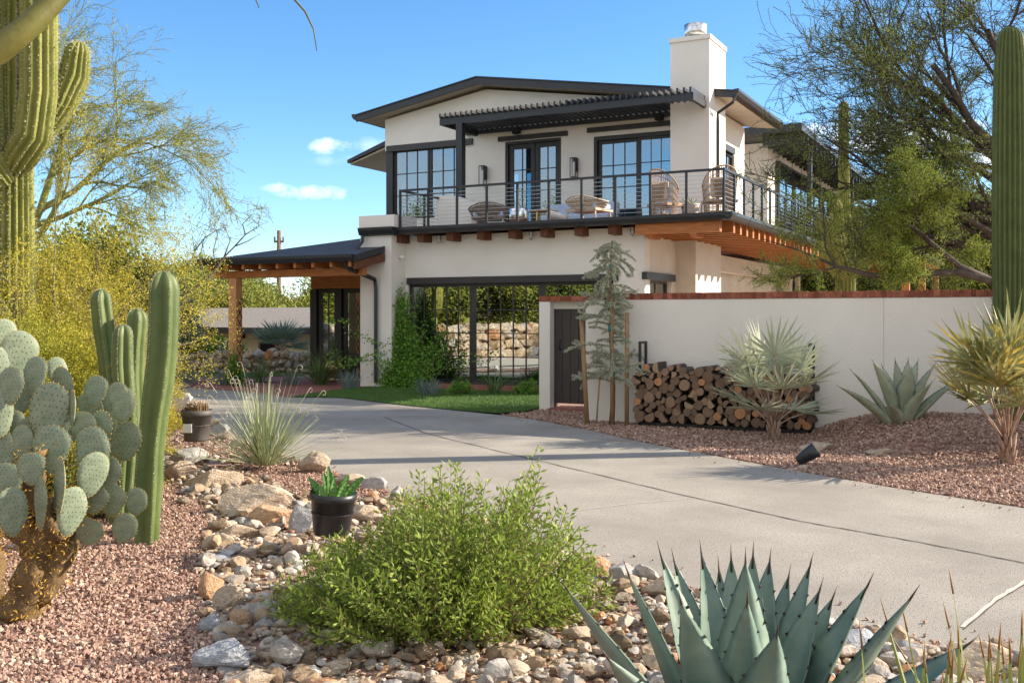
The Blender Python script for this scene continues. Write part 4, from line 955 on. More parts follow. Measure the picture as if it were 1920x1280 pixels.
# ---- agave / aloe style rosettes
def agave(name, x, y, z, specs, label, mt='agave', teeth=True, seed=0, cat='agave'):
    """specs: (azimuth, lean from vertical, length, width, curl)"""
    r = random.Random(seed); t = empty(name, (x, y, z), 0, label, cat); b = MB(); tb = MB()
    for az, lean, L, Wd, curl in specs:
        n = 22; vs = []; rows = []
        h = Vector((math.cos(az), math.sin(az), 0)); s_ = Vector((-h.y, h.x, 0)); p = h*(.03+.05*math.sin(lean)); a = lean; tw = r.uniform(-.25, .25)
        for i in range(n+1):
            u = i/n; wd = Wd*(.62+1.25*u-1.1*u*u)*(1-u**3.2)**.9 if u < .999 else .0
            wd = Wd*(.62+.38*min(u/.45, 1))*(1-max(0, (u-.45)/.55)**1.7); wd = max(wd, .0015)
            d = Vector((h.x*math.sin(a), h.y*math.sin(a), math.cos(a))); up_ = d.cross(s_)
            ss = (s_*math.cos(tw*u)+up_*math.sin(tw*u)); uu = d.cross(ss)
            th = .20*Wd*(1-u)**.9+.003; cup = wd*.30*(1-.3*u)
            und = .03*math.sin(u*40+az*7)*(1 if .1 < u < .85 else 0)
            row = []
            for k in range(-3, 4):
                q = k/3; row.append(p+ss*(q*wd/2*(1+und))+uu*(cup*(q*q)))
            for k in (2, 0, -2):
                q = k/3; row.append(p+ss*(q*wd/2*.86)+uu*(cup*q*q)-uu*th*(1-.5*abs(q)))
            vs += [tuple(v) for v in row]; rows.append((p.copy(), ss.copy(), uu.copy(), d.copy(), wd, cup))
            p = p+d*(L/n); a += curl/n
        m_ = 10; fs = [(i*m_+j, i*m_+(j+1) % m_, (i+1)*m_+(j+1) % m_, (i+1)*m_+j) for i in range(n) for j in range(m_)]
        b.add(vs, fs, 0, .5, True)
        if teeth:
            P0, ss, uu, d, wd, cup = rows[-1]; pp = rows[-3][0]; tb.tube([pp+(P0-pp)*.3, P0, P0+d*.045], [.005, .0035, .0006], 5)
            for i in range(3, n-2, 2 if L > .5 else 1):
                P0, ss, uu, d, wd, cup = rows[i]
                for sg in (-1, 1):
                    e = P0+ss*(sg*wd/2)+uu*cup; f_ = (rows[i+1][0]-P0)*.3; q = .004+Wd*.016
                    tb.add([tuple(e-f_*.7-ss*sg*.004), tuple(e+f_*.7-ss*sg*.004), tuple(e+ss*sg*q+d*q*.3*(-1 if sg > 0 else 1)), tuple(e+uu*.004)], [(0, 1, 2), (0, 2, 3), (1, 3, 2)])
    o = b.build('leaves', M[mt]); o.parent = t
    if teeth: o = tb.build('thorns', M['agave_tooth']); o.parent = t; o['kind'] = 'stuff'
    return t
def rosette(name, x, y, z, n, L, Wd, lean, label, mt, cat, seed=0, droop=.5, curltip=0, group=None, loc_stem=0, tipm=None, jit=.03, nseg=7):
    r = random.Random(seed); b = MB(); t = None
    for i in range(n):
        az = r.uniform(0, 6.283); a = r.uniform(lean[0], lean[1]); ln = L*r.uniform(.7, 1.1); h = Vector((math.cos(az), math.sin(az), 0)); s_ = Vector((-h.y, h.x, 0))
        p = Vector((h.x*jit*r.random(), h.y*jit*r.random(), loc_stem*r.uniform(.8, 1))); vs = []; cu = droop*r.uniform(.4, 1.3)
        for k in range(nseg+1):
            u = k/nseg; w_ = Wd*(1-u**2*.92)*(.6+.4*min(1, u*5)); d = h*math.sin(a)+Vector((0, 0, math.cos(a)))
            vs += [tuple(p-s_*w_/2), tuple(p+s_.cross(d)*w_*-.22), tuple(p+s_*w_/2)]; p = p+d*ln/nseg; a += cu/nseg
        b.add(vs, [(3*k+j, 3*k+j+1, 3*k+j+4, 3*k+j+3) for k in range(nseg) for j in (0, 1)], 0, r.random())
        if curltip and r.random() < curltip:
            d = h*math.sin(a)+Vector((0, 0, math.cos(a))); pts = [p.copy()]; ph = a; rr = .05
            for k in range(9): ph += .55; pts.append(pts[-1]+(h*math.sin(ph)+Vector((0, 0, math.cos(ph))))*rr*(1-k*.06)*.32)
            b.tube([Vector(vs[-2])]+pts, [.0025]+[.002]*len(pts), 4, m=1)
        elif tipm: q_ = Vector(vs[-2]); e_ = (q_-Vector(vs[-5])).normalized(); b.tube([q_-e_*.05, q_, q_+e_*.035], [.0034, .0026, .0006], 4, m=1)
    o = b.build(name, [M[mt], M[tipm or 'spine']]); o.location = (x, y, z); tag(o, label, cat, group); return o
def fan(b, p, d, up, rad, n, wd, m=0, open_=2.6, T=None, r=random):
    """palmate frond: n blades radiating about direction d"""
    d = Vector(d).normalized(); s_ = d.cross(Vector(up)).normalized(); nrm = s_.cross(d)
    for i in range(n):
        u = (i/(n-1)-.5); a = u*open_*r.uniform(.97, 1.03); q = (d*math.cos(a)+s_*math.sin(a)+nrm*(.25*abs(u)+r.uniform(-.1, .1))).normalized(); L = rad*(1-.35*(2*abs(u))**2)*r.uniform(.9, 1.07)
        w_ = wd*(1-.3*abs(u)); side = q.cross(nrm).normalized(); vs = []; dr = r.uniform(-.05, .16)
        for k in range(6):
            t = k/5; c = Vector(p)+q*L*t-Vector((0, 0, dr*L*t*t)); ww = w_*(.25+1.6*t if t < .45 else (1-t)/.55*.97+.01)
            vs += [tuple(c-side*ww/2), tuple(c-nrm*ww*.28), tuple(c+side*ww/2)]
        b.add(vs, [(3*k+j, 3*k+j+1, 3*k+j+4, 3*k+j+3) for k in range(5) for j in (0, 1)], m, min(1, max(0, r.gauss(.5, .25) if T is None else T+r.uniform(-.2, .2))))
def fanpalm(name, x, y, z, stemh, fr, label, lm, rad, nb, wd, seed=0, trunk_r=.07, cat='palm'):
    """fr: list of (azimuth, elevation, petiole length, radius factor)"""
    r = random.Random(seed); t = empty(name, (x, y, z), 0, label, cat); tb = MB()
    for i in range(16):
        a = i*2.4; q = Vector((math.cos(a), math.sin(a), 0)); z_ = stemh*i/18; tb.tube([q*trunk_r*.5+Vector((0, 0, z_-.03)), q*trunk_r*1.15+Vector((0, 0, z_+.08)), q*trunk_r*1.6+Vector((0, 0, z_+.16))], [trunk_r*.5, trunk_r*.35, .008], 5)
    tb.tube([(0, 0, -.05), (0, 0, stemh*.6), (0, 0, stemh)], [trunk_r*1.1, trunk_r, trunk_r*.6], 10)
    o = tb.build('trunk', M['palm_trunk']); o.parent = t
    for az, el, pl, k in fr:
        b = MB(); d = Vector((math.cos(az)*math.cos(el), math.sin(az)*math.cos(el), math.sin(el))); p0 = Vector((0, 0, stemh*.8)); p1 = p0+d*pl*.5+Vector((0, 0, .03)); p2 = p0+d*pl
        b.tube([p0, p1, p2, p2+d*.06], [.014, .010, .008, .003], 5, m=1)
        d2 = (d+Vector((0, 0, -.25+r.uniform(-.1, .1)))).normalized(); up = Vector((0, 0, 1)) if abs(d.z) < .9 else Vector((math.cos(az+.3), math.sin(az+.3), .2))
        fan(b, p2, d2, up, rad*k, nb, wd, 0, r.uniform(2.9, 3.9), None, r); o = b.build('frond', [M[lm], M['palm_trunk']]); o.parent = t
    return t
# ---- columnar cacti
def column(b, pts, rads, ribs, depth_, m=0, spm=None, sb=None, spl=.012, sstep=.05, dome=True, aspect=1):
    """ribbed stem along pts, domed end"""
    pts = [Vector(p) for p in pts]
    if dome:
        d = (pts[-1]-pts[-2]).normalized(); r0 = rads[-1]; e = pts[-1]
        for a in (.3, .6, .8, .92, .985, 1.0): pts.append(e+d*r0*a*1.15); rads = list(rads)+[r0*math.sqrt(max(0, 1-a*a))+.003]
    # resample finely
    P = [pts[0]]; Rr = [rads[0]]
    for i in range(1, len(pts)):
        L = (pts[i]-pts[i-1]).length; k = max(1, int(L/.12))
        for j in range(1, k+1): P.append(pts[i-1].lerp(pts[i], j/k)); Rr.append(rads[i-1]+(rads[i]-rads[i-1])*j/k)
    n = ribs*6; k = len(P); vs = []; d0 = (P[1]-P[0]).normalized(); ref = Vector((1, 0, 0)) if abs(d0.z) > .7 else Vector((0, 0, 1)); x = d0.cross(ref).normalized(); crest = []
    for i, p in enumerate(P):
        d = (P[min(i+1, k-1)]-P[max(i-1, 0)]).normalized(); x = (x-d*x.dot(d)).normalized(); y = d.cross(x)
        for j in range(n):
            a = 2*math.pi*j/n; c = abs(math.cos(a*ribs/2)); rr = Rr[i]*(1-depth_*(1-c)**.8*1.0*(1 if c < 1 else 0))
            q = p+x*(math.cos(a)*rr)+y*(math.sin(a)*rr); vs.append(tuple(q))
            if j % 6 == 0 and sb is not None: crest.append((i, j, q, (x*math.cos(a)+y*math.sin(a)), d))
    fs = [(i*n+j, i*n+(j+1) % n, (i+1)*n+(j+1) % n, (i+1)*n+j) for i in range(k-1) for j in range(n)]; fs.append(tuple((k-1)*n+j for j in range(n)))
    b.add(vs, fs, m, .5, True)
    if sb is not None:
        byj = {}
        for c in crest: byj.setdefault(c[1], []).append(c)
        PP = []; DD = []
        for j, cs in byj.items():
            for c0, c1 in zip(cs, cs[1:]):
                L = (c1[2]-c0[2]).length; kk = max(1, int(L/sstep))
                for s in range(kk):
                    q = c0[2].lerp(c1[2], (s+.5)/kk)
                    for _ in range(3): PP.append(q[:]); v = c0[3]+c0[4]*rnd.uniform(-.8, .8)+Vector((rnd.gauss(0, .5), rnd.gauss(0, .5), rnd.gauss(0, .5))); DD.append(v[:])
        leafbulk(sb, np.array(PP), np.array(DD), spl, spl*.16, 0)
def saguaro(name, D, px, base_py_z, stems, ribs, label, mt='saguaro', sp='spine', spl=.03, sstep=.05):
    x, y = at(px, D); t = empty(name, (x, y, base_py_z), 0, label, 'cactus'); rt = Vector((CS, SN, 0)); fw = Vector((-SN, CS, 0))
    for i, st in enumerate(stems):
        b = MB(); s = MB(); pts = [rt*a[0]+fw*a[1]+Vector((0, 0, a[2])) for a in st]; column(b, pts, [a[3] for a in st], ribs if i == 0 else max(10, ribs-4), .28, 0, None, s, spl, sstep)
        o = b.build('stem' if i == 0 else 'arm', M[mt]); o.parent = t; q = s.build('spines', M[sp]); q.parent = o; q['kind'] = 'stuff'
    return t
# ================================================================ PLANTS AND OTHER THINGS
FW = Vector((-SN, CS, 0)); RT = Vector((CS, SN, 0))
def wp(px, py, D): x, y = at(px, D); return Vector((x, y, zat(py, D)))
# ---- big agave, lower right
D0 = 3.25; ax_, ay_ = at(1385, D0); sp_ = []
AZ = TH    # camera right is azimuth TH
for px, py, W_, dd in ((1080,1075,.15,-.25),(1195,1045,.13,-.05),(1250,1015,.13,.25),(1272,1030,.14,.35),(1325,1012,.15,.15),(1372,1022,.13,.3),(1395,1018,.17,-.12),(1410,1015,.13,.3),(1440,1028,.14,.35),(1512,1035,.12,.3),(1523,1080,.16,.1),(1552,1098,.15,.25),(1610,1068,.16,-.02),(1690,1088,.16,-.2),(1452,1150,.18,-.45),(1285,1095,.18,-.38),(1808,1190,.15,.25),(1150,1200,.16,-.6),(1620,1260,.16,-.6),(1340,1290,.16,-.7),(1350,1045,.12,.4),(1475,1060,.13,.45),(1400,1090,.15,-.4)):
    D_ = D0+dd; tip = wp(px, py, D_); v = tip-Vector((ax_, ay_, -.02)); hz = math.hypot(v.x, v.y); L = v.length*1.0; sp_.append((math.atan2(v.y, v.x), math.atan2(hz, v.z)+.0, L-.05, W_*1.2, .0+(.12 if hz > .5 else 0)*0))
agave('large_agave', ax_, ay_, -.02, sp_, 'large blue green agave with dark thorns in the lower right foreground', 'agave', True, 3)
# ---- agave by the wall
D0 = 12.7; ax_, ay_ = at(1688, D0); z0 = zat(806, D0); sp_ = []
for px, py, W_, dd in ((1578,722,.17,-.1),(1602,692,.15,.2),(1640,673,.18,-.15),(1656,682,.14,.4),(1680,671,.17,.1),(1702,671,.14,.4),(1706,688,.22,-.25),(1719,674,.16,.35),(1748,680,.2,-.1),(1742,715,.2,-.4),(1794,708,.16,-.1),(1668,755,.16,-.6),(1800,790,.12,.1)):
    tip = wp(px, py, D0+dd); v = tip-Vector((ax_, ay_, z0)); hz = math.hypot(v.x, v.y); sp_.append((math.atan2(v.y, v.x), math.atan2(hz, v.z)-.1, v.length*.98, W_*1.3, .2))
agave('agave', ax_, ay_, z0, sp_, 'grey green agave with broad leaves standing against the white garden wall', 'agave_grey', True, 5)
# ---- green spikes lower right corner
x, y = at(1810, 2.3)
for i, (px, n, s) in enumerate(((1715,15,1),(1815,18,2),(1905,18,3))):
    x, y = at(px, 2.95+.14*i); rosette('spiky_yucca', x, y, -.02, n, (.62, .70, .72)[i], .032, (0, .46), ['leftmost of the three clumps of thin green spikes in the lower right corner','middle clump of thin green spikes with brown tips at the bottom edge','rightmost clump of thin green spikes, cut by the right edge'][i], 'spike_green', 'yucca', 40+i, .08, tipm='yucca_tip', jit=.12)
# ---- desert spoon beside the driveway
x, y = gp(497, 878, .05)
rosette('desert_spoon', x, y, .04, 230, .88, .016, (0.02, 1.35), 'pale green grassy rosette with curly leaf tips between the rocks and the driveway', 'yucca', 'yucca', 8, .12, curltip=.16, jit=.10, loc_stem=.05)
# ---- prickly pear
PPm = []
def pad_mesh(seed, dots=True):
    r = random.Random(seed); b = MB(); n = 26; m = 7; wob = r.uniform(-.06, .06)
    outline = []
    for j in range(n):
        a = 2*math.pi*j/n; z = -math.cos(a); x = math.sin(a)*(.78+.16*z+wob)*(1+.05*math.sin(a*3+seed)+.03*math.sin(a*5+seed*2)); outline.append((x*.5, (z+1)*.5))
    for side in (-1, 1):
        vs = []; 
        for i in range(m+1):
            k = i/m; th = .055*math.sqrt(max(0, 1-k**3))*side
            for x, z in outline: vs.append((x*k, th, .48+(z-.48)*k))
        fs = [(i*n+j, i*n+(j+1) % n, (i+1)*n+(j+1) % n, (i+1)*n+j) for i in range(m) for j in range(n)]
        if side > 0: fs = [tuple(reversed(f)) for f in fs]
        b.add(vs, fs, 0, .5, True)
    db = MB()
    for gx in range(-4, 5):
        for gz in range(0, 9):
            x = (gx+(.5 if gz % 2 else 0))*.105+r.uniform(-.02, .02); z = .10+gz*.1+r.uniform(-.02, .02)
            a = (x/.43)**2+((z-.5)/.5)**2
            if a > .86: continue
            th = .055*math.sqrt(max(0, 1-a**1.5))
            for s in (-1, 1): db.add([(x+.011*math.cos(q), s*(th+.003), z+.014*math.sin(q)) for q in (0, 1.05, 2.1, 3.14, 4.19, 5.24)], [(0, 1, 2, 3, 4, 5)])
    for x, z in outline: db.obox((x*1.0, 0, z), (.011, .008, .011), Matrix.Identity(3), 1)
    o = b.build('pad', M['pad']); me = o.data; bpy.data.objects.remove(o); o = db.build('areoles', [M['pad_dot'], M['glochid']]); md = o.data; bpy.data.objects.remove(o); return me, md
PPm = [pad_mesh(i) for i in range(5)]
px0 = 70; D0 = 5.35; bx, by = at(px0, D0); pear = empty('prickly_pear', (bx, by, 0), 0, 'sprawling prickly pear with round grey green pads in the left foreground', 'cactus')
rr2 = random.Random(9)
pads = [(35,672,64,100,0,.3,.1),(0,700,40,95,.2,.2,.2),(62,705,56,70,.1,.1,.9),(38,745,52,62,.0,.1,.2),(20,725,60,70,.1,.0,-.9),(82,775,95,110,.1,-.1,.3),(127,742,60,105,-.1,.1,-.4),(172,735,55,60,.2,.1,.4),(42,830,50,62,.1,-.15,.1),(0,775,60,90,.2,0,.3),(92,845,78,90,.05,-.2,-.1),(135,768,28,70,.15,-.1,-.9),(228,826,78,76,.25,.1,.2),(152,800,62,54,.15,-.1,.3),(183,812,64,84,.2,.05,-.3),(165,850,78,95,.2,-.1,-.1),(160,890,48,84,.35,-.25,.3),(198,885,66,64,.4,-.05,.5),(60,880,66,60,.1,-.35,.1),(15,905,66,70,.2,-.3,.3),(205,935,64,64,.45,-.1,.2),(252,940,50,52,.5,-.1,.3),(170,935,60,54,.4,-.1,.5),(160,995,70,50,.45,-.2,-.2),(224,988,58,56,.5,-.15,.2),(108,915,40,110,.2,-.3,-.7),(25,960,48,92,.1,-.35,.6),(75,945,44,100,.1,-.35,-.3),(125,960,36,92,.2,-.3,.8),(0,850,70,80,.1,-.1,.2),(115,700,40,60,-.2,.5,.6),(5,640,44,80,0,.5,.7),(208,770,40,50,.0,.5,.5),(60,640,1,1,0,9,9)]+[(rr2.uniform(-30,235), rr2.uniform(735,900), rr2.uniform(36,54), rr2.uniform(44,58), rr2.uniform(-.3,.4), rr2.uniform(.05,.35), rr2.uniform(-1,1)) for _ in range(24)]
rr_ = random.Random(5)
for px, py, w_, h_, tl, dz, rz in pads:
    if dz > 5: continue
    D_ = D0+dz+rr_.uniform(-.08, .08); c = wp(px, py+h_/2, D_); me, md = PPm[rr_.randrange(5)]
    o = bpy.data.objects.new('pad', me); C.objects.link(o); o.parent = pear; hh = h_*D_/F*1.04; ww = max(w_*1.0, h_*.72)*D_/F/.92
    o.location = c-Vector((bx, by, 0))-Vector((0, 0, 0)); fc = -math.acos(min(1, max(.25, w_/max(w_, h_*.8)))) * (1 if rz < 0 else -1)
    o.scale = (ww, hh*.85, hh); o.rotation_euler = (rr_.uniform(-.15, .15), tl*.8*rr_.uniform(.4, 1.2)*(1 if px > 60 else -.6), TH+fc*.8+rr_.uniform(-.15, .15))
    q = bpy.data.objects.new('areoles', md); q['kind'] = 'stuff'; C.objects.link(q); q.parent = o
b = MB()
def lp(px, py, dz): return wp(px, py, D0+dz)-Vector((bx, by, 0))
def dp(pts, rads, n=14):
    P2 = []; R2 = []
    for i in range(len(pts)-1):
        for k in range(6): t = k/6; P2.append(pts[i].lerp(pts[i+1], t)); R2.append((rads[i]*(1-t)+rads[i+1]*t)*(1+.10*math.sin((i*6+k)*1.1)))
    P2.append(pts[-1]); R2.append(rads[-1]); b.tube(P2, R2, n)
dp([lp(40,1150,-.1), lp(62,1080,-.12), lp(80,1010,-.15), lp(100,930,-.15)], [.10, .095, .07, .04]); dp([lp(70,1120,-.1), lp(125,1020,-.12), lp(138,950,-.15), lp(150,900,-.15)], [.07, .06, .05, .03])
dp([lp(-25,1130,.0), lp(-20,1000,.0), lp(0,940,-.1)], [.08, .07, .04]); dp([lp(70,1050,-.1), lp(35,960,-.2), lp(20,900,-.1)], [.08, .055, .04]); dp([lp(110,1010,-.15), lp(70,920,-.2), lp(60,850,-.2)], [.07, .05, .04])
for k in range(len(b.v)):
    v = Vector(b.v[k]); nn = noise.noise(v*8)*.05+noise.noise(v*22)*.022; b.v[k] = (v.x+nn, v.y+nn*.7, v.z+nn*.6)
o = b.build('trunk', M['pear_bark']); o.parent = pear
PV = np.array(b.v); ii = nr.integers(0, len(PV), 4500); PV = PV[ii]+nr.normal(0, .02, (4500, 3)); s = MB(); leafbulk(s, PV, nr.normal(size=(4500, 3)), .024, .006); o = s.build('spines', M['glochid']); o.parent = pear; o['kind'] = 'stuff'
# ---- four ribbed columns beside it
def fatcol(px, pyb, pyt, wpx, D, lean, label, seed, ang=0.):
    z0 = .03; x, y = at(px, D); H = zat(pyt, D)-z0; r = wpx*D/F/2; rt = RT*(lean*D/F); b = MB(); s = MB(); rg = random.Random(seed); pts = []; rads = []
    for i in range(9):
        t = i/8; pts.append(rt*t+Vector((.01*math.sin(t*9+seed), .01*math.cos(t*7+seed), (H-r*1.1)*t))); rads.append(r*(.84+.2*t-.10*abs(math.sin(t*8+seed)))*(1 if t < .97 else .93))
    pts = [Matrix.Rotation(ang, 3, 'Z') @ p for p in pts] if 0 else pts
    # few deep broad ribs
    P = pts; n = 48; RB = 5; vs = []; e = pts[-1]; R0 = rads[-1]; P = list(pts); Rr = list(rads)
    for a in (.25, .5, .7, .85, .95, 1.0): P.append(e+Vector((0, 0, R0*a*1.3))); Rr.append(R0*math.sqrt(max(.0, 1-a*a*.98)))
    PP = []; DD = []
    for i, p in enumerate(P):
        for j in range(n):
            a = 2*math.pi*j/n+ang; c = abs(math.cos((a-ang)*RB/2)); rr = Rr[i]*(.60+.40*c**1.1); q = p+Vector((math.cos(a)*rr, math.sin(a)*rr, 0)); vs.append(tuple(q))
    k = len(P); b.add(vs, [(i*n+j, i*n+(j+1) % n, (i+1)*n+(j+1) % n, (i+1)*n+j) for i in range(k-1) for j in range(n)]+[tuple((k-1)*n+j for j in range(n))], 0, .5, True)
    for rb in range(RB):
        a = 2*math.pi*rb/RB+ang
        for i in range(k-1):
            m_ = 12 if i < 8 else 3
            for q in range(m_):
                t = q/m_; p = P[i].lerp(P[i+1], t); rr = (Rr[i]*(1-t)+Rr[i+1]*t); u = Vector((math.cos(a), math.sin(a), 0))
                for _ in range(4): PP.append((p+u*rr*.995)[:]); DD.append((u+Vector((rg.gauss(0, .6), rg.gauss(0, .6), rg.gauss(0, .7))))[:])
    leafbulk(s, PP, DD, .011, .003); t = empty('column_cactus', (x, y, z0), 0, label, 'cactus', 'tall ribbed column cacti')
    o = b.build('stem', M['column_green']); o.parent = t; q = s.build('spines', M['spine']); q.parent = o
fatcol(270, 1005, 512, 62, 6.95, 38, 'tallest column cactus, on the right of the four and leaning right', 1, .9)
fatcol(222, 960, 544, 42, 7.6, -28, 'leftmost of the four column cacti', 2, .3)
fatcol(236, 990, 609, 42, 7.25, -2, 'shortest column cactus, second from the left', 3, 1.3)
fatcol(248, 970, 580, 42, 7.6, 8, 'column cactus behind the shortest one, left of the tallest', 4, .7)
# ---- pots
def pot(D, px, py0, py1, wpx, mt, label, name='plant_pot', z=None):
    x, y = at(px, D); r = wpx*D/F/2; h = (py1-py0)*D/F; z0 = zat(py1, D); t = empty(name, (x, y, z0), 0, label, 'plant pot')
    b = MB(); b.lathe((0, 0, 0), [(0, 0), (r*.74, 0), (r*.78, .02), (r*.93, h*.82), (r*.97, h*.82), (r, h*.86), (r, h), (r*.95, h), (r*.9, h*.9), (r*.88, h*.9)], 32)
    b.lathe((0, 0, 0), [(r*.885, h*.50), (r*.915, h*.51), (r*.90, h*.53)], 32)
    o = b.build('pot', M[mt]); o.parent = t; s = MB(); s.lathe((0, 0, 0), [(r*.92, h*.9), (0, h*.93)], 24); o = s.build('soil', M['soil']); o.parent = t
    return t, x, y, z0, r, h
t, x, y, z0, r, h = pot(9.4, 369, 768, 826, 58, 'pot_grey', 'dark grey nursery pot with a white paper tag by the driveway edge')
b = MB(); b.obox((-.045, -r*.93, h*.45), (.04, .004, .04), Matrix.Identity(3)); o = b.build('tag', M['paper']); o.parent = t
t.rotation_euler = (0, 0, TH)
b = MB(); sb = MB(); PP = []; DD = []
for i in range(9):
    a = i*2.4; q = Vector((math.cos(a), math.sin(a), 0))*r*.55*math.sqrt(i/9); column(b, [q, q+Vector((0, 0, .04))], [.035, .04], 10, .3)
    for _ in range(70): v = Vector((rnd.gauss(0, 1), rnd.gauss(0, 1), abs(rnd.gauss(0, 1)))).normalized(); PP.append((q+Vector((0, 0, .05))+v*.035)[:]); DD.append(v[:])
leafbulk(sb, PP, DD, .035, .004); o = b.build('small_cactus', M['pear_bark']); o.location = (x, y, z0+h*.92); tag(o, 'low spiny reddish cactus clump growing in the grey pot', 'cactus'); q = sb.build('spines', M['wicker_light']); q.parent = o
t, x, y, z0, r, h = pot(6.6, 621, 921, 1000, 88, 'pot_black', 'glossy black nursery pot sunk among the rocks behind the green bush')
t.rotation_euler = (0, R(4), 0)
b = MB()
for i, (dx, dy_, hh, ln) in enumerate(((0,0,.19,-.02),(.06,.02,.13,.05),(-.07,.0,.12,-.08),(.02,-.06,.12,.01),(-.03,.05,.14,-.03),(.11,-.01,.12,.1),(.07,-.07,.10,.04),(-.04,-.07,.08,-.02),(-.1,.04,.09,-.04),(.0,.08,.12,0))):
    p = RT*dx+FW*dy_; m = 9; pts = [p+RT*ln*(k/m)**1.5+Vector((0, 0, hh*k/m)) for k in range(m+1)]; rads = [.034*(1-.75*(k/m)**2.2)*(1+.13*(k % 2)) for k in range(m+1)]
    b.tube(pts, rads, 12, smooth=False, ribs=4, rib=.55)
o = b.build('star_succulent', M['stapelia']); o.location = (x, y, z0+h*.9); tag(o, 'bright green four-sided succulent growing in the glossy black pot', 'succulent')
# ---- leafy green bush, foreground
def leafbush(name, cx, cy, z, rx_, ry_, H, nst, per, L, Wd, label, lm, sm, seed, spikes=14, T=.55, cat='bush', seg=6, lo=.35):
    rg = random.Random(seed); b = MB(); P = []; D_ = []; TT = []
    for i in range(nst):
        a = rg.uniform(0, 6.283); q = math.sqrt(rg.random()); ox, oy = math.cos(a)*rx_*q*.35, math.sin(a)*ry_*q*.35
        out = Vector((math.cos(a)*rx_*q, math.sin(a)*ry_*q, 0)); out = RT*out.x+FW*out.y; base = RT*ox+FW*oy
        h = H*(1-.55*q*q)*rg.uniform(.7, 1.0)*(1.28 if i < spikes else 1)*(1+.5*noise.noise(Vector((out.x*3.0, out.y*3.0, seed))))
        if q > .75 and rg.random() < .5: h *= rg.uniform(.25, .8)
        if name == 'green_bush': h = H*np.interp(math.cos(a)*q, [-1, -.6, -.35, -.05, .12, .3, .52, .75, 1], [.30, .52, .60, .86, .84, .68, .95, .72, .42])*rg.uniform(.62, 1.0)*(1.10 if i < spikes else 1)*(1+.3*noise.noise(Vector((out.x*4.0, out.y*4.0, seed))))*(1 if q < .8 else rg.uniform(.4, 1))
        pts = []; ph = rg.uniform(0, 6)
        for k in range(seg+1): u = k/seg; pts.append(base.lerp(out, u**.8)+Vector((.02*math.sin(u*5+ph), .02*math.cos(u*4+ph), h*u**1.15)))
        b.tube(pts, [.005*(1-.7*k/seg) for k in range(seg+1)], 3, caps=False)
        tone = rg.gauss(T, .13)
        for k in range(per):
            u = lo+(1-lo)*(k+rg.random())/per; i_ = min(int(u*seg), seg-1); p = pts[i_].lerp(pts[i_+1], u*seg-i_); dd = (pts[i_+1]-pts[i_]).normalized()
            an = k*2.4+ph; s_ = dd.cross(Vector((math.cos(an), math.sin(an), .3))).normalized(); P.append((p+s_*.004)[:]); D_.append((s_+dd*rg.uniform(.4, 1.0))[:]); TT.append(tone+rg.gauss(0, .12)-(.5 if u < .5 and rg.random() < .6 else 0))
            if rg.random() < .55: s2 = perp(dd, 1.2, rg); e = p+s2*rg.uniform(.01, .05); P.append(e[:]); D_.append((s2+dd*.6)[:]); TT.append(tone+rg.gauss(0, .15))
    t = empty(name, (cx, cy, z), 0, label, cat); o = b.build('stems', M[sm]); o.parent = t; c = MB(); leafbulk(c, P, D_, L, Wd, T=np.clip(TT, 0, 1)); o = c.build('foliage', M[lm]); o.parent = t; return t
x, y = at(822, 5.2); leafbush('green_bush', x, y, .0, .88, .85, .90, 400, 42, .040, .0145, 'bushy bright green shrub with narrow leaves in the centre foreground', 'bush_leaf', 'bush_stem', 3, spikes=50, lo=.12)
# ---- vine by the big window, bedding plants
def vine():
    rg = random.Random(4); t = empty('climbing_vine', (-12.7, 19.2, 0), 0, 'bright green climbing vine beside the left end of the big window', 'vine'); P = []; D_ = []; b = MB()
    for i in range(170):
        x0 = rg.gauss(.15, .25); h = rg.uniform(.5, 2.25)*(1 if abs(x0) < .35 else .6); p = Vector((x0, -.25+rg.uniform(-.2, .15), 0)); pts = [p]
        tx = rg.gauss(-.05, .12) if h > 1.5 else rg.gauss(.1, .6); n = 9
        for k in range(n): u = (k+1)/n; pts.append(Vector((x0*(1-u)+(x0*.45+tx)*u+rg.gauss(0, .04), -.25*(1-u)-.12*u+rg.gauss(0, .05)-(.25*(1-u) if h < 1.3 else 0), h*u)))
        b.tube(pts, .004, 3, caps=False)
        for k in range(90):
            u = rg.random(); i_ = min(int(u*n), n-1); q = pts[i_].lerp(pts[i_+1], u*n-i_)+Vector((rg.gauss(0, .07), rg.gauss(0, .07), rg.gauss(0, .06))); q.z = max(.02, q.z); q.y = min(q.y, .17 if x else 0); P.append(q[:]); D_.append((rg.gauss(0, 1), rg.gauss(-.4, .8), rg.gauss(-.5, .7)))
    for j in range(3):
        pts = [Vector((-.1, -.7, .55+.2*j))]
        for k in range(14): pts.append(pts[-1]+Vector((-.1, -.01, .035*math.cos(k*.5+j)+(.06 if j == 2 and k < 9 else 0))))
        b.tube(pts, .003, 3)
        for q in pts:
            for _ in range(9): P.append((q+Vector((rg.gauss(0, .04),)*3))[:]); D_.append((rg.gauss(0, 1), rg.gauss(0, 1), rg.gauss(-.5, .7)))
    o = b.build('stems', M['bush_stem']); o.parent = t; c = MB(); leafbulk(c, P, D_, .062, .042); o = c.build('foliage', M['vine_leaf']); o.parent = t
vine()
LB = ['low blue grey grassy clump %s']
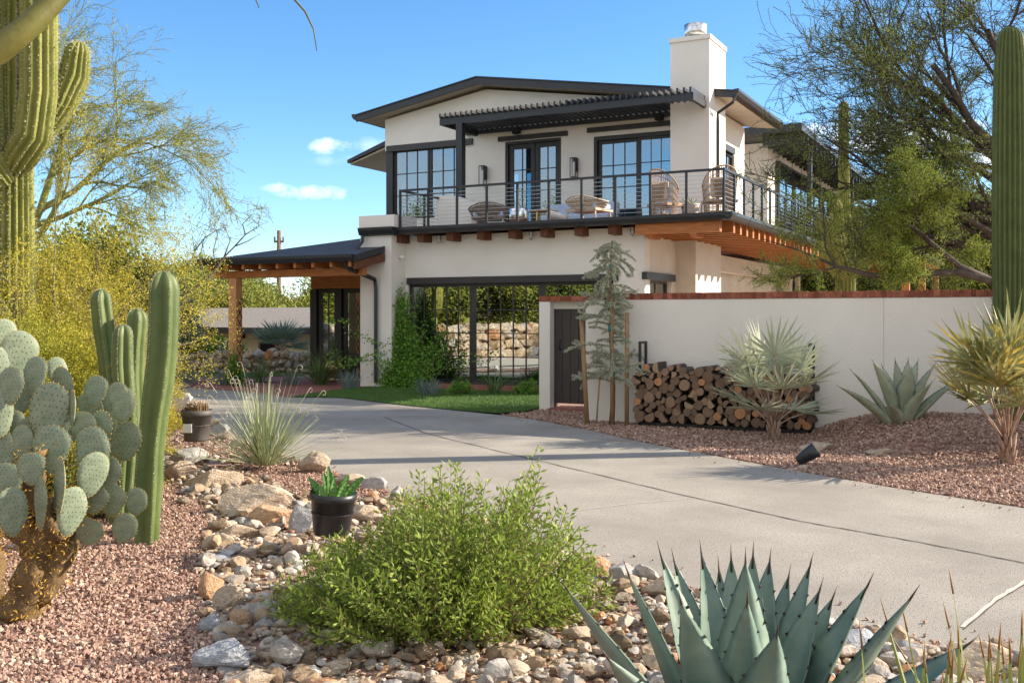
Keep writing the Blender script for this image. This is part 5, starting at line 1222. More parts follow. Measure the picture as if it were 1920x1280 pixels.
for i, (px, D_, s_, where) in enumerate(((803,20.3,.30,'at the foot of the climbing vine'),(657,22.0,.36,'in front of the entry pier'),(350,23.6,.33,'on the grass strip left of the canopy post'),(418,23.4,.28,'just left of the canopy post'),(547,23.4,.28,'right of the canopy post near the patio'))):
    x, y = at(px, D_); rosette('blue_grass', x, y, 0, 130, s_*1.3, .012, (0, .8), 'low blue grey grassy clump '+where, 'blue_grass', 'plant', 60+i, .3, jit=.2, nseg=4)
x, y = at(928, 20.6); rosette('strappy_plant', x, y, 0, 40, .68, .022, (0, .75), 'dark green strappy plant before the middle of the big window', 'grass_blade', 'plant', 71, .9, jit=.1)
x, y = at(600, 23.6); rosette('strappy_plant', x, y, 0, 130, 1.15, .02, (0, .9), 'arching dark green fountain plant beside the entry doors', 'grass_blade', 'plant', 72, 1.3, jit=.15)
x, y = at(487, 24.2); rosette('strappy_plant', x, y, 0, 45, .75, .02, (0, .6), 'upright green strappy plant right of the canopy post', 'grass_blade', 'plant', 73, .5, jit=.15)
for px, lab in ((862,'wispy low shrub at the mullion of the big window'),(990,'small yellow green shrub beside the garden wall end')):
    x, y = at(px, 20.5); leafbush('low_shrub', x, y, 0, .3, .2, .34, 40, 16, .05, .022, lab, 'vine_leaf', 'bush_stem', px, 2, .4)
x, y = at(441, 23.0); leafbush('post_vine', x, y, 0, .2, .18, .9, 50, 22, .05, .025, 'dark leafy climber at the foot of the canopy post', 'vine_leaf', 'bush_stem', 9, 4, .2)
# ---- brass urn at the door
x, y = at(623, 24.6); b = MB(); b.lathe((x, y, .02), [(0, 0), (.12, 0), (.10, .04), (.08, .10), (.17, .17), (.25, .26), (.27, .34), (.24, .42), (.19, .46), (.21, .49), (.19, .50), (.15, .46), (0, .44)], 28)
tag(b.build('brass_urn', M['brass']), 'round brass urn standing by the entry doors', 'urn')
rosette('urn_plant', x, y, .46, 22, .75, .02, (0, .7), 'spiky green plant growing in the brass urn', 'grass_blade', 'plant', 78, .5, jit=.05)
# ---- staked young cedar
D0 = 15.0; cx, cy = at(1146, D0); cz_ = zat(797, D0)
cedar = empty('cedar_tree', (cx, cy, 0), 0, 'slender blue grey weeping cedar tied to stakes beside the gate', 'tree'); rg = random.Random(12)
b = MB(); H = zat(452, D0); ctr = lambda z: Vector((.03*math.sin(z*2.5), .02*math.cos(z*3), z))
b.tube([ctr(H*k/10) for k in range(11)], [.045, .04, .036, .032, .028, .025, .02, .017, .013, .009, .005], 8); P = []; D_ = []
for i in range(100):
    z = .62+(H-.62)*(i/99)**.92; a = rg.uniform(0, 6.283); ln = (.60-.02*z)*rg.uniform(.3, 1.15)*(1-.3*(z/H)**3); d = RT*math.cos(a)*1.1+FW*math.sin(a)*.8; p = ctr(z); pts = [p]; up = rg.uniform(.1, .7) if z < 1.9 else rg.uniform(-.1, .5)
    if .9 < z < 1.5 and rg.random() < .35: continue
    for k in range(7): u = (k+1)/7; d2 = (d+Vector((0, 0, up-u*(1.15 if z > 1.9 else .7)))).normalized(); pts.append(pts[-1]+d2*ln/7)
    b.tube(pts, [.007*(1-k/9) for k in range(8)], 4, caps=False)
    segs = [(pts[k], pts[k+1]) for k in range(7)]
    for k in range(1, 7):
        if rg.random() < .6: q = pts[k]; dd = perp((pts[k]-pts[k-1]), .8, rg); e = q+dd*ln*rg.uniform(.15, .35)-Vector((0, 0, .02)); segs.append((q, e))
    for q0, q1 in segs:
        L = (q1-q0).length; n = int(L/.0018)
        for _ in range(n): P.append((q0.lerp(q1, rg.random()))[:]); D_.append((perp(q1-q0, rg.uniform(.6, 1.3), rg))[:])
o = b.build('trunk', M['cedar_bark']); o.parent = cedar; c = MB(); leafbulk(c, P, D_, .034, .0115, T=np.clip(nr.normal(.5, .22, len(P)), 0, 1)); o = c.build('foliage', M['cedar_leaf']); o.parent = cedar
b = MB()
for z in (2.32, 1.76, 1.42, .72): b.tube([ctr(z-.05), ctr(z+.05)], .034, 8)
o = b.build('tie_tape', M['teal_tape']); o.parent = cedar
for (pa, ya, pb, yb, r_, lab) in ((1090,592,1101,795,.034,'leaning round wooden stake left of the cedar trunk, in front of the gate'),(1126,690,1118,796,.012,'thin dark stake closest to the cedar trunk'),(1147,560,1148,798,.03,'dark wooden stake directly behind the cedar trunk'),(1149,586,1145,800,.034,'')):
    if not lab: continue
    b = MB(); A = wp(pb, yb, D0-.05); B_ = wp(pa, ya, D0); b.tube([A, (A+B_)/2, B_], r_, 10); tag(b.build('tree_stake', M['stake_wood']), lab, 'stake', 'stakes around the cedar')
b = MB(); b.tube([wp(1175, 801, D0-.15), wp(1176, 586, D0-.15)], .032, 10)
tag(b.build('tree_stake', M['stake_wood']), 'upright round wooden stake right of the cedar trunk', 'stake', 'stakes around the cedar')
# ---- palms
x, y = at(1450, 13.0); z0 = zat(826, 13.0)
fr = []
for px, py, dd in ((1385,640,-.1),(1420,625,.2),(1455,620,-.3),(1495,640,.1),(1520,660,-.2),(1530,700,-.4),(1475,705,-.55),(1400,700,-.3),(1375,740,.1),(1420,760,-.35),(1500,760,.3),(1530,770,.1),(1390,690,.4),(1450,660,.5)):
    v = wp(px, py, 13.0+dd)-Vector((x, y, z0+.12)); fr.append((math.atan2(v.y, v.x), math.asin(v.z/v.length), v.length*.72, .85))
fanpalm('silver_palm', x, y, z0, .20, fr, 'silver green fan palm in front of the right end of the firewood', 'palm_silver', .68, 18, .050, 5, .055)
x, y = at(1888, 10.8); z0 = zat(870, 10.8); fr = []
for px, py, dd in ((1800,625,0),(1845,640,-.3),(1880,610,.3),(1900,640,-.35),(1925,620,.1),(1950,660,0),(1825,680,-.2),(1790,720,.1),(1870,690,-.5),(1815,740,.3),(1930,740,-.3),(1850,720,.4),(1960,700,.2),(1900,590,.0)):
    v = wp(px, py, 10.8+dd)-Vector((x, y, z0+.15)); fr.append((math.atan2(v.y, v.x), math.asin(v.z/v.length), v.length*.72, 1.))
fanpalm('yellow_palm', x, y, z0, .25, fr, 'yellowish fan palm at the right edge in front of the saguaro', 'palm_yellow', .66, 18, .052, 6, .06)
# ---- black garden spotlight
x, y = at(1510, 10.9); z0 = .03; b = MB(); d = (RT*.75+Vector((0, 0, .55))-FW*.2).normalized(); A = Vector((x, y, z0+.06))-d*.1
b.tube([A, A+d*.02, A+d*.16, A+d*.24, A+d*.235, A+d*.2], [.04, .055, .075, .085, .075, .06], 18); b.tube([(x, y, z0-.05), (x, y, z0+.05)], .012, 8); tag(b.build('garden_spotlight', M['black_metal']), 'black bullet spotlight tilted on the gravel by the driveway edge', 'spotlight')
# ---- saguaros
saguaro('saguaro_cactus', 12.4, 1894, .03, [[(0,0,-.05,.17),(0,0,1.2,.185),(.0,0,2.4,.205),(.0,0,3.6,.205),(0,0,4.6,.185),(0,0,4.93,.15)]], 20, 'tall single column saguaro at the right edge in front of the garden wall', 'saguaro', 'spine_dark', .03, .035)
D0 = 25.0; s_ = D0/F; zz = lambda py: zat(py, D0)
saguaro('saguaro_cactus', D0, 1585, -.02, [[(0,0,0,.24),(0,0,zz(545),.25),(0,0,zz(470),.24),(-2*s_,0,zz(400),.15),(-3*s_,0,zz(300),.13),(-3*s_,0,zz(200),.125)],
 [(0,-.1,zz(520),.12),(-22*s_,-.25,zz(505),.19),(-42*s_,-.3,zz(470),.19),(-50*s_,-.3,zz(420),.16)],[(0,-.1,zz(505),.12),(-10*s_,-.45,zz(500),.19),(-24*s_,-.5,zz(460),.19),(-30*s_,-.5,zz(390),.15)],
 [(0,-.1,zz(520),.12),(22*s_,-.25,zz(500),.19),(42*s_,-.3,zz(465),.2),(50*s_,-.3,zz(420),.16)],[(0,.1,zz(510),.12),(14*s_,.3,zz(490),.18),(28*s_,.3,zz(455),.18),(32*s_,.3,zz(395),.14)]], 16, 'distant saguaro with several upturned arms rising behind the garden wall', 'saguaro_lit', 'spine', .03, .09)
D0 = 9.6; s_ = D0/F; zz = lambda py: zat(py, D0)
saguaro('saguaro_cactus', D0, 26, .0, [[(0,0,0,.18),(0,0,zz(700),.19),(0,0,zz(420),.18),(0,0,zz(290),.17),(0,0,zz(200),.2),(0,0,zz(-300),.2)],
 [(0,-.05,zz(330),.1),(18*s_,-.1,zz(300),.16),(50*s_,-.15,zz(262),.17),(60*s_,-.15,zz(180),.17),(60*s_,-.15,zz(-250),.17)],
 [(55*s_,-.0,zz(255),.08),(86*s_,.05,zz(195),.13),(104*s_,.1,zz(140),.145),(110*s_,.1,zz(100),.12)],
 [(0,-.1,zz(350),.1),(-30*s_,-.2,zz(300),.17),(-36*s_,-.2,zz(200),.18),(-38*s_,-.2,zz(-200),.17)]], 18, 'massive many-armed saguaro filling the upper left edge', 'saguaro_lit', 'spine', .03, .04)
# ---- blurred green limb close to the camera and a hanging twig
t = empty('palo_verde_limb', (-1.9, .9, 0), 0, 'thick yellow green tree limb crossing the top left corner close to the camera', 'tree limb')
b = MB(); lo_ = Vector((-1.9, .9, 0)); pt = lambda px, py, D: wp(px, py, D)-lo_
b.tube([pt(-420,900,1.75), pt(-380,420,1.75), pt(-250,210,1.75), pt(-100,145,1.75), pt(0,92,1.75), pt(60,45,1.78), pt(120,-20,1.8), pt(170,-120,1.85), pt(200,-300,1.9)], [.05, .04, .032, .026, .0235, .021, .0195, .018, .015], 14); o = b.build('limb', M['branch_green']); o.parent = t
b = MB(); b.tube([pt(200,-300,1.9), pt(380,-200,1.95), pt(520,-60,2.0), pt(548,-5,2.0), pt(572,22,2.0), pt(588,55,2.0), pt(594,96,2.0)], [.006, .004, .003, .0022, .002, .0016, .0008], 6); b.tube([pt(380,-200,1.95), pt(460,-60,2.0), pt(478,-5,2.0), pt(486,16,2.0)], [.004, .0025, .0018, .0008], 5); o = b.build('twig', M['branch_green']); o.parent = t
# ---- trees and shrubs
def T_(name, D, px, z0, seed, limbs, P, bark, leaf, per, L, Wd, spread, label, T=.5, trunk=None, cat='tree', group=None, twig=None):
    x, y = at(px, D); mk = lambda q: Vector((x, y, z0))+RT*q[0]+FW*q[1]+Vector((0, 0, q[2]))
    ll = [(mk(p), RT*d[0]+FW*d[1]+Vector((0, 0, d[2])), LL, rr) for p, d, LL, rr in limbs]
    tk = [(mk(p), r) for p, r in trunk] if trunk else None
    return ctree(name, x, y, z0, ll, P, seed, bark, leaf, per, L, Wd, spread, label, cat, group, T, tk, twig)
# big tree on the right, behind the garden wall
PM = dict(rmin=.005, lv=4, n=[5, 6, 6, 4], wob=[.10, .14, .18, .22], up=[.02, .03, .05, .03], ang=[(.3, .8), (.35, .85), (.3, .8)], lr=(.45, .72), rr=.5, seg=6, t0=.2, barklv=4)
D0 = 17.0; s_ = D0/F; q = lambda px, py, dd=0: ((px-2010)*s_, dd, zat(py, D0))
T_('mesquite_tree', D0, 2010, 0, 31, [(q(1990,430), (-1,0,.28), 3.1, .13),(q(2000,400), (-.8,.3,.75), 3.4, .12),(q(2000,420), (-1,-.25,.12), 2.5, .11),(q(2000,380), (-.45,.1,1), 3.4, .10),(q(1990,480), (-1,.2,.1), 2.3, .09),(q(2010,380), (.2,0,1), 3.0, .10),(q(2010,400), (.8,0,.6), 2.8, .09),(q(1990,480), (-1,-.4,.2), 2.4, .09),(q(2000,400), (-.75,-.4,.5), 3.5, .10),(q(1990,420), (-.9,-.2,.4), 3.1, .09),(q(2000,410), (-.65,.3,.95), 3.3, .09)],
 PM, 'tree_bark', 'mesq_leaf', 2, .048, .012, .03, 'spreading dark-branched tree reaching over the right end of the garden wall', .5, trunk=[((.05,0,0),.2),((0,0,1.5),.17),((-.05,0,2.9),.15)])
D0 = 15.9; s_ = D0/F; q = lambda px, py, dd=0: ((px-2040)*s_, dd, zat(py, D0))
x, y = at(2040, D0); t = empty('mesquite_tree', (x, y, 0), 0, 'low crooked dark limb running left above the brick cap from the right edge', 'tree'); b = MB(); tips = []; rg = random.Random(3)
mk = lambda q_: RT*q_[0]+FW*q_[1]+Vector((0, 0, q_[2]))
main = [mk(q(*a)) for a in ((2040,800),(2020,620),(1930,545),(1865,528),(1800,510),(1740,512),(1690,522),(1630,515),(1570,500),(1500,470),(1430,448))]
b.tube(main, [.14, .12, .085, .07, .062, .055, .05, .04, .03, .016, .005], 8)
m2 = [mk(q(*a)) for a in ((1880,535),(1800,500),(1750,460),(1710,425),(1650,395),(1590,370))]; b.tube(m2, [.06, .05, .045, .035, .025, .01], 7)
PL = dict(rmin=.004, lv=3, n=[6, 6, 4], wob=[.15, .2, .22], up=[.02, .02, .0], ang=[(.3, .9), (.35, .9)], lr=(.45, .7), rr=.5, seg=5, t0=.15)
for i in range(13):
    ml = main if i % 2 else m2; k = rg.randrange(2, len(ml)-2); lb = MB(); grow(lb, tips, ml[k], -RT*rg.uniform(-.1, 1)+FW*rg.uniform(-.5, .5)+Vector((0, 0, rg.uniform(-.3, .6))), rg.uniform(.45, 1.05), .02, 0, PL, rg); b.add(lb.v, lb.f, 0, .5, True)
o = b.build('trunk', M['tree_bark']); o.parent = t; c = MB(); leaves_on(c, tips, 4, .045, .012, .03, T=.7); o = c.build('crown', M['mesq_leaf']); o.parent = t
# left: palo verde with arching thin twigs, D ~ 11
PG = dict(lv=4, n=[5, 6, 5, 4], wob=[.10, .13, .16, .18], up=[.01, .01, -.02, -.06], ang=[(.25, .75), (.25, .8), (.2, .7)], lr=(.5, .72), rr=.5, seg=6, t0=.12, barklv=2, rmin=.0026)
D0 = 11.5; s_ = D0/F; q = lambda px, py, dd=0: ((px-40)*s_, dd, zat(py, D0))
T_('palo_verde_tree', D0, 40, 0, 5, [(q(60,430), (.5,0,.75), 1.65, .045),(q(60,400), (.75,.2,.5), 1.5, .04),(q(60,460), (.55,-.2,.45), 1.5, .04),(q(50,380), (.1,.1,1), 1.7, .045),(q(50,430), (.9,0,.25), 1.25, .035),(q(0,400), (-.5,0,.8), 1.6, .04)], PG, 'verde_bark', 'verde_leaf', 1, .04, .008, .018,
 'feathery palo verde with arching yellow green twigs in the upper left', .6, trunk=[((0,0,0),.09),((.05,0,.9),.07),((.1,0,1.9),.06),((.1,0,2.6),.05)], twig='verde_bark')
PCn = dict(lv=3, n=[5, 6, 6], wob=[.13, .18, .2], up=[.03, .03, .03], ang=[(.3, .8), (.35, .9), (.4, 1.)], lr=(.45, .7), rr=.5, seg=5, t0=.25)
def creosote(D, px, sc_, seed, label, T, nl=9, per=13, L=.022, lean=0, spr=.8):
    rg = random.Random(seed); lim = []
    for i in range(nl): a = rg.uniform(-1, 1); lim.append(((a*.15*sc_, rg.uniform(-.2, .2), 0), (a*spr+lean, rg.uniform(-.5, .5), 1), sc_*rg.uniform(.8, 1.25), .022))
    return T_('creosote_bush', D, px, 0, seed, lim, PCn, 'creosote_bark', 'creosote', per, L, L*.45, .026, label, T, cat='bush', group='yellow leaved creosote bushes')
creosote(8.8, 110, .78, 1, 'tall creosote bush with dark stems behind the prickly pear', .6, 14, 15)
creosote(8.3, 0, .8, 2, 'creosote bush at the left edge in front of the big saguaro', .55, 12, 15)
creosote(10.2, 175, .72, 3, 'yellow creosote bush behind the column cacti', .75, 12, 14, spr=.55)
creosote(13.5, 190, .8, 4, 'creosote bush half hidden behind the column cacti', .8, 3, 4, lean=-.3, spr=.4)
creosote(10.5, 55, 1.3, 6, 'upright yellow creosote bush in front of the saguaro base', .7, 9, 9)
creosote(9.8, 130, 1.9, 7, 'airy creosote bush rising between the saguaro and the canopy', .8, 8, 6, lean=-.04, spr=.24)
creosote(8.0, -90, .9, 8, 'creosote bush cut by the left edge', .4, 10, 14)
x, y = at(110, 7.9); leafbush('low_shrub', x, y, .03, .75, .5, .75, 260, 26, .035, .014, 'dense low olive shrub between the prickly pear and the columns', 'creosote', 'creosote_bark', 77, 10, .35)
x, y = at(20, 7.6); leafbush('low_shrub', x, y, .03, .7, .5, .9, 200, 26, .035, .014, 'dense low olive shrub at the left edge behind the prickly pear', 'creosote', 'creosote_bark', 78, 10, .3)
# mid-distance trees left of the house
PB = dict(lv=3, n=[6, 7, 6], wob=[.12, .16, .2], up=[.03, .02, .02], ang=[(.3, .9), (.35, .9), (.4, 1.)], lr=(.45, .7), rr=.55, seg=5, t0=.2)
def bgtree(D, px, H, seed, label, T=.5, per=10, L=.11, nl=7, leaf='far_leaf', z=-.2, spread=.16, group='trees beyond the guest house'):
    rg = random.Random(seed); lim = []
    for i in range(nl): a = 6.283*i/nl+rg.uniform(-.3, .3); e = rg.uniform(.3, 1.4); lim.append(((0, 0, H*.22), (math.cos(a), math.sin(a), e), H*rg.uniform(.45, .62), H*.022))
    return T_('desert_tree', D, px, z, seed, lim, PB, 'tree_bark', leaf, per, L, L*.45, spread, label, T, trunk=[((0,0,-.3),H*.035),((.05,0,H*.25),H*.028)], group=group)
for i, (D, px, H, T) in enumerate(((44,330,4.3,.7),(46,400,4.0,.8),(44,240,4.6,.65),(34,120,4.2,.6),(50,470,3.6,.8),(48,560,3.5,.85),(52,610,3.8,.8),(55,400,4.8,.6),(58,330,5.6,.55),(60,250,5.8,.5),(62,160,6,.5),(64,60,6.5,.5),(56,680,4.2,.75),(40,20,5.0,.55))):
    z = -1.4 if D > 33 else -.05
    bgtree(D, px, H, 100+i, ['olive tree beyond the guest house roof, left of the canopy','yellowish tree beyond the guest house just left of the canopy roof','pale tree beyond the left end of the guest house roof','tree behind the big saguaro','green tree seen under the canopy left of the utility pole','yellow green tree right of the utility pole','yellow green tree beside the entry doors','tall tree beyond the roof of the guest house','distant tree beyond the left end of the guest house','distant tree behind the column cacti','distant tree behind the creosote bushes','distant tree at the far left','yellow green tree hidden behind the entry doors','grey green tree at the left edge'][i], T, 8, .18 if D > 45 else .13, 7, z=z, spread=.3 if D > 45 else .17)
for i, (D, px, H) in enumerate(((46,1530,5.2),(48,1640,5.5),(50,1760,6),(44,1900,6.5),(52,1480,5))):
    bgtree(D, px, H, 140+i, ['tree seen under the rear terrace right of the house wall','tree behind the distant saguaro','tree beyond the terrace posts','yellow green tree behind the tall saguaro','tree hidden behind the house corner'][i], .5, 9, .17, 8, z=0, spread=.3, group='trees beyond the garden wall')
# hedge row of brush far away so that the desert has an edge
for i, (D, l0, l1) in enumerate(((95,-70,70),)):
    P = []; nn = 26000; u = nr.uniform(l0, l1, nn); h = 3.2+1.6*np.sin(u*.31)+1.2*np.sin(u*.83+2); zq = nr.uniform(0, 1, nn)**.8*h; dq = D+nr.normal(0, 1.5, nn)
    X = -SN*dq+CS*u; Y = CS*dq+SN*u; c = MB(); leafbulk(c, np.stack([X, Y, zq-1.4], 1), rdir(nn), .8, .4, T=np.clip(nr.normal(.4, .2, nn), 0, 1)); tag(c.build('distant_scrub', M['far_leaf']), 'far belt of desert scrub beyond the houses', 'scrub', kind='stuff')
# ---- guest house
gD = 38; gxa, gya = at(150, gD); gxb = xY(640, gya)
gh_ = empty('guest_house', (gxa, gya, -1.5), 0, 'low cream guest house with a grey shingle roof behind the boulder wall', 'house')
d = lambda mb, n, m: (lambda o: (setattr(o, 'parent', gh_), setattr(o, 'matrix_parent_inverse', Matrix.Translation((-gxa, -gya, 1.5))), o)[2])(mb.build(n, m))
GYY = gya; b = MB(); x0, x1 = xY(200, GYY), xY(640, GYY); dzx0, dzx1 = xY(484, GYY), xY(528, GYY); ze = zY(430, 613, GYY)
b.wallx(x0, x1, -1.5, ze, GYY, GYY+.3, [(dzx0, dzx1, -1.4, zY(500, 641, GYY)), (xY(345,GYY), xY(368,GYY), zY(350,690,GYY), zY(350,622,GYY))]); b.box(x0, x1, GYY+6, GYY+6.3, -1.5, ze); b.box(x0, x0+.3, GYY+.3, GYY+6, -1.5, ze); b.box(x1-.3, x1, GYY+.3, GYY+6, -1.5, ze)
d(b, 'wall', M['cream_wall'])
b = MB(); yr_ = GYY+5; zr = zY(430, 577, yr_); b.prism([(GYY-.7, ze-.02), (yr_, zr), (GYY+8, ze), (GYY+8, ze-.12), (GYY-.7, ze-.12)], 0, x0-.6, x1+.6); rf = d(b, 'roof', M['roof_grey'])
b = MB(); b.box(x0-.6, x1+.6, GYY-.76, GYY-.702, ze-.2, ze); d(b, 'fascia', M['black_metal'])
b = MB(); b.box(dzx0, dzx1, GYY+.1, GYY+.14, -1.4, zY(500, 641, GYY)); d(b, 'door', M['turf_black']); b = MB(); b.box(xY(345,GYY), xY(368,GYY), GYY+.1, GYY+.14, zY(350,690,GYY), zY(350,622,GYY)); d(b, 'window', M['turf_black'])
b = MB(); x = xY(452, GYY-.1); b.box(x-.09, x+.09, GYY-.16, GYY-.001, zY(452, 634, GYY), zY(452, 622, GYY)); b.box(x-.06, x+.06, GYY-.13, GYY-.02, zY(452, 622, GYY), zY(452, 616, GYY)); d(b, 'wall_lamp', M['wood_dark'])
# palm and yucca tree in front of the guest house
x, y = at(527, 30.5); fr = [(a*.55, .25+.7*abs(math.sin(a*1.7)), .45, 1.) for a in range(12)]+[(a*1.05+.3, 1.15, .45, 1.) for a in range(6)]
fanpalm('blue_palm', x, y, -.1, .8, fr, 'blue grey fan palm in front of the guest house under the canopy', 'palm_green', .72, 26, .05, 9, .14)
x, y = at(340, 28.5); t = empty('yucca_tree', (x, y, 0), 0, 'small yucca tree with a ball of spiky leaves left of the canopy', 'yucca'); b = MB(); b.tube([(0,0,0),(-.1,0,.6),(.05,0,1.3),(.05,0,1.7)], [.13,.10,.09,.08], 8); b.tube([(.0,0,.5),(.3,.1,.9),(.35,0,1.2)], [.09,.07,.06], 8); o = b.build('trunk', M['cedar_bark']); o.parent = t
b = MB()
P = [(.05, 0, 1.7)]*500+[(.35, 0, 1.25)]*200; leafbulk(b, np.array(P), rdir(700)+np.array([0, 0, .15]), .62, .035); o = b.build('crown', M['palm_green']); o.parent = t
for i, (px, D_, lab) in enumerate(((385,30,'yellowish spurge shrub behind the boulder wall'),(420,29.5,'green shrub on the boulder wall near the canopy post'))):
    x, y = at(px, D_); leafbush('low_shrub', x, y, .3, .7, .5, .7, 70, 30, .09, .05, lab, 'creosote' if i == 0 else 'vine_leaf', 'bush_stem', 200+i, 6, .45)
x, y = at(430, 28.9); agave('small_agave', x, y, .45, [(a*.9, .3+.25*(a % 3), .6, .1, .1) for a in range(12)], 'small blue agave on top of the low boulder wall', 'agave', False, 9)
# ---- utility pole
x, y = at(523, 62); b = MB(); H = zat(432, 62); b.tube([(x, y, -1.5), (x, y, H)], [.17, .12], 10); b.bar(Vector((x, y, zat(453, 62)))-RT*.3, Vector((x, y, zat(453, 62)))+RT*.3, .1, .12)
for k in (-.26, .26): q_ = Vector((x, y, zat(453, 62)+.05))+RT*k; b.tube([q_, q_+Vector((0, 0, .25))], .05, 6)
po = b.build('utility_pole', M['cedar_bark']); tag(po, 'brown wooden utility pole behind the canopy roof', 'pole')
# ---- vegetation mirrored in the windows, behind and left of the camera
for i, (x, y, H, T) in enumerate(((-24,12,5.5,.6),(-24.5,6,6,.5),(-23,0,6,.65),(-21,-5,6,.5),(-28,9,7,.6),(-28,2,7.5,.5),(-26,-6,7,.6),(-17,-10,6.5,.5),(-12,-12,6,.5),(-24,16.5,5,.6),(-27,-12,8,.5),(-9,-16,7,.5))):
    rg = random.Random(300+i); lim = []
    for k in range(8): a = 6.283*k/8; lim.append(((0, 0, H*.15), (math.cos(a), math.sin(a), rg.uniform(.1, 1.4)), H*rg.uniform(.45, .62), H*.02))
    D_ = -SN*x+CS*y; l_ = CS*x+SN*y; t0 = Vector((x, y, .3)); mkk = [(t0+Vector(p), Vector(dd), LL, rr) for p, dd, LL, rr in lim]
    ctree('desert_tree', x, y, .3, mkk, PB, 300+i, 'tree_bark', 'far_leaf', 9, .15, .07, .22, 'bushy yellow green tree behind the tall retaining wall, mirrored in the windows', 'tree', 'trees mirrored in the big windows', T, [(t0, H*.035), (t0+Vector((0, 0, H*.2)), H*.03)])
for x, y, H in ((-21.6, 4.5, 5.2), (-21.2, 2.6, 4.2)):
    t = empty('saguaro_cactus', (x, y, .3), 0, 'saguaro behind the retaining wall, seen only mirrored in the big window', 'cactus', 'saguaros mirrored in the big windows'); b = MB(); column(b, [(0,0,0),(0,0,H*.5),(0,0,H)], [.24,.27,.22], 16, .28); column(b, [(0,0,1.4),(.4,.2,1.5),(.55,.3,2.0),(.55,.3,3.2)], [.12,.17,.18,.16], 12, .28); o = b.build('stem', M['saguaro_lit']); o.parent = t
b = MB(); b.box(-26, -21.9, -6, 13, -.1, 1.0); b.box(-30, -13, -16, -6.8, -.1, .95); tag(b.build('terrace', M['desert']), kind='structure')
# ================================================================ BALCONY FURNITURE
zf = ZT+.001
def furn(px, Y): return xY(px, Y), Y
def lowchair(px, Y, rz, label, mt, w_=.78, h=.72):
    x, y = furn(px, Y); t = empty('wicker_chair', (x, y, zf), rz, label, 'chair', 'wicker chairs on the balcony'); b = MB(); n = 22
    for k in range(n+1):                                    # wrapped woven back, open to +Y
        a = math.pi+math.pi*k/n; c, s_ = math.cos(a), math.sin(a); z1 = h*(.80+.20*(-s_)**2)
        b.bar((c*w_*.40, s_*w_*.36, .30), (c*w_*.52, s_*w_*.48, z1), .016)
    for f, zz_ in ((0, .30), (.33, 0), (.66, 0), (1, 0)):
        pts = []
        for k in range(n+1): a = math.pi+math.pi*k/n; c, s_ = math.cos(a), math.sin(a); z1 = h*(.80+.20*(-s_)**2); pts.append((c*w_*(.40+.12*f), s_*w_*(.36+.12*f), .30+(z1-.30)*f))
        b.tube(pts, .018 if f in (0, 1) else .010, 6)
    o = b.build('backrest', M[mt]); o.parent = t
    s = MB(); vs = []
    for k in range(n+1): a = math.pi+math.pi*k/n; c, s_ = math.cos(a), math.sin(a); z1 = h*(.80+.20*(-s_)**2); vs += [(c*w_*.395, s_*w_*.355, .31), (c*w_*.505, s_*w_*.465, z1-.03)]
    s.add(vs, [(2*k, 2*k+2, 2*k+3, 2*k+1) for k in range(n)], 0, .5, True); o = s.build('weave', M[mt]); o.parent = t
    s = MB(); s.box(-w_*.40, w_*.40, -w_*.34, w_*.38, .26, .31); o = s.build('seat', M[mt]); o.parent = t
    s = MB(); s.box(-w_*.37, w_*.37, -w_*.30, w_*.36, .311, .43); o = s.build('cushion', M['cushion_blue'], bevel=.04); o.parent = t
    for sx_ in (-1, 1):
        for sy in (-1, 1): l = MB(); l.tube([(sx_*w_*.36, sy*w_*.30, .26), (sx_*w_*.40, sy*w_*.34, 0)], [.02, .014], 8); o = l.build('leg', M['wicker_light']); o.parent = t
    return t
lowchair(918, 20.6, R(20), 'grey brown wicker chair with its back to the railing, left of the metal drum table', 'wicker_grey', .95, .62)
lowchair(1104, 20.0, R(-10), 'light wicker barrel chair beside the white pillow', 'wicker_light', .95, .56)
def highchair(px, Y, rz, label, h=1.05, w_=.70):
    x, y = furn(px, Y); t = empty('woven_armchair', (x, y, zf), rz, label, 'chair', 'tall woven armchairs on the balcony'); b = MB(); n = 30
    def P_(k, f): a = math.pi*1.0+math.pi*k/n; c, s_ = math.cos(a), math.sin(a); top = .62+(h-.62)*max(0, -s_)**.7; return (c*w_*(.44+.06*f), s_*w_*(.40+.10*f)+.05, .12+(top-.12)*f)
    for k in range(n+1): b.bar(P_(k, 0), P_(k, 1), .013)
    for f in (0, .1, .2, .3, .42, .46, .62, .66, .85, 1): b.tube([P_(k, f) for k in range(n+1)], .016 if f in (0, 1) else .009, 6)
    o = b.build('backrest', M['wicker']); o.parent = t
    s = MB(); s.box(-w_*.42, w_*.42, -w_*.32, w_*.42, .30, .36); o = s.build('seat', M['wicker']); o.parent = t
    s = MB(); s.box(-w_*.36, w_*.36, -w_*.30, -w_*.12, .40, .80); o = s.build('cushion', M['wicker_light'], bevel=.05); o.parent = t
    for sx_ in (-1, 1):
        for sy in (-1, 1): l = MB(); l.tube([(sx_*w_*.42, sy*w_*.36+.02, .13 if sy < 0 else .30), (sx_*w_*.42, sy*w_*.38+.02, 0)], .016, 8); o = l.build('leg', M['wicker']); o.parent = t
highchair(1246, 20.1, R(-25), 'tall woven armchair in front of the sliding door')
highchair(1350, 20.0, R(35), 'tall woven armchair in the right corner of the balcony', 1.02)
b = MB(); x, y = furn(973, 20.0); b.lathe((x, y, zf), [(0, 0), (.22, 0), (.22, .40), (.21, .41), (0, .41)], 36); tag(b.build('drum_table', M['steel_bright']), 'shiny metal drum side table on the balcony', 'side table')
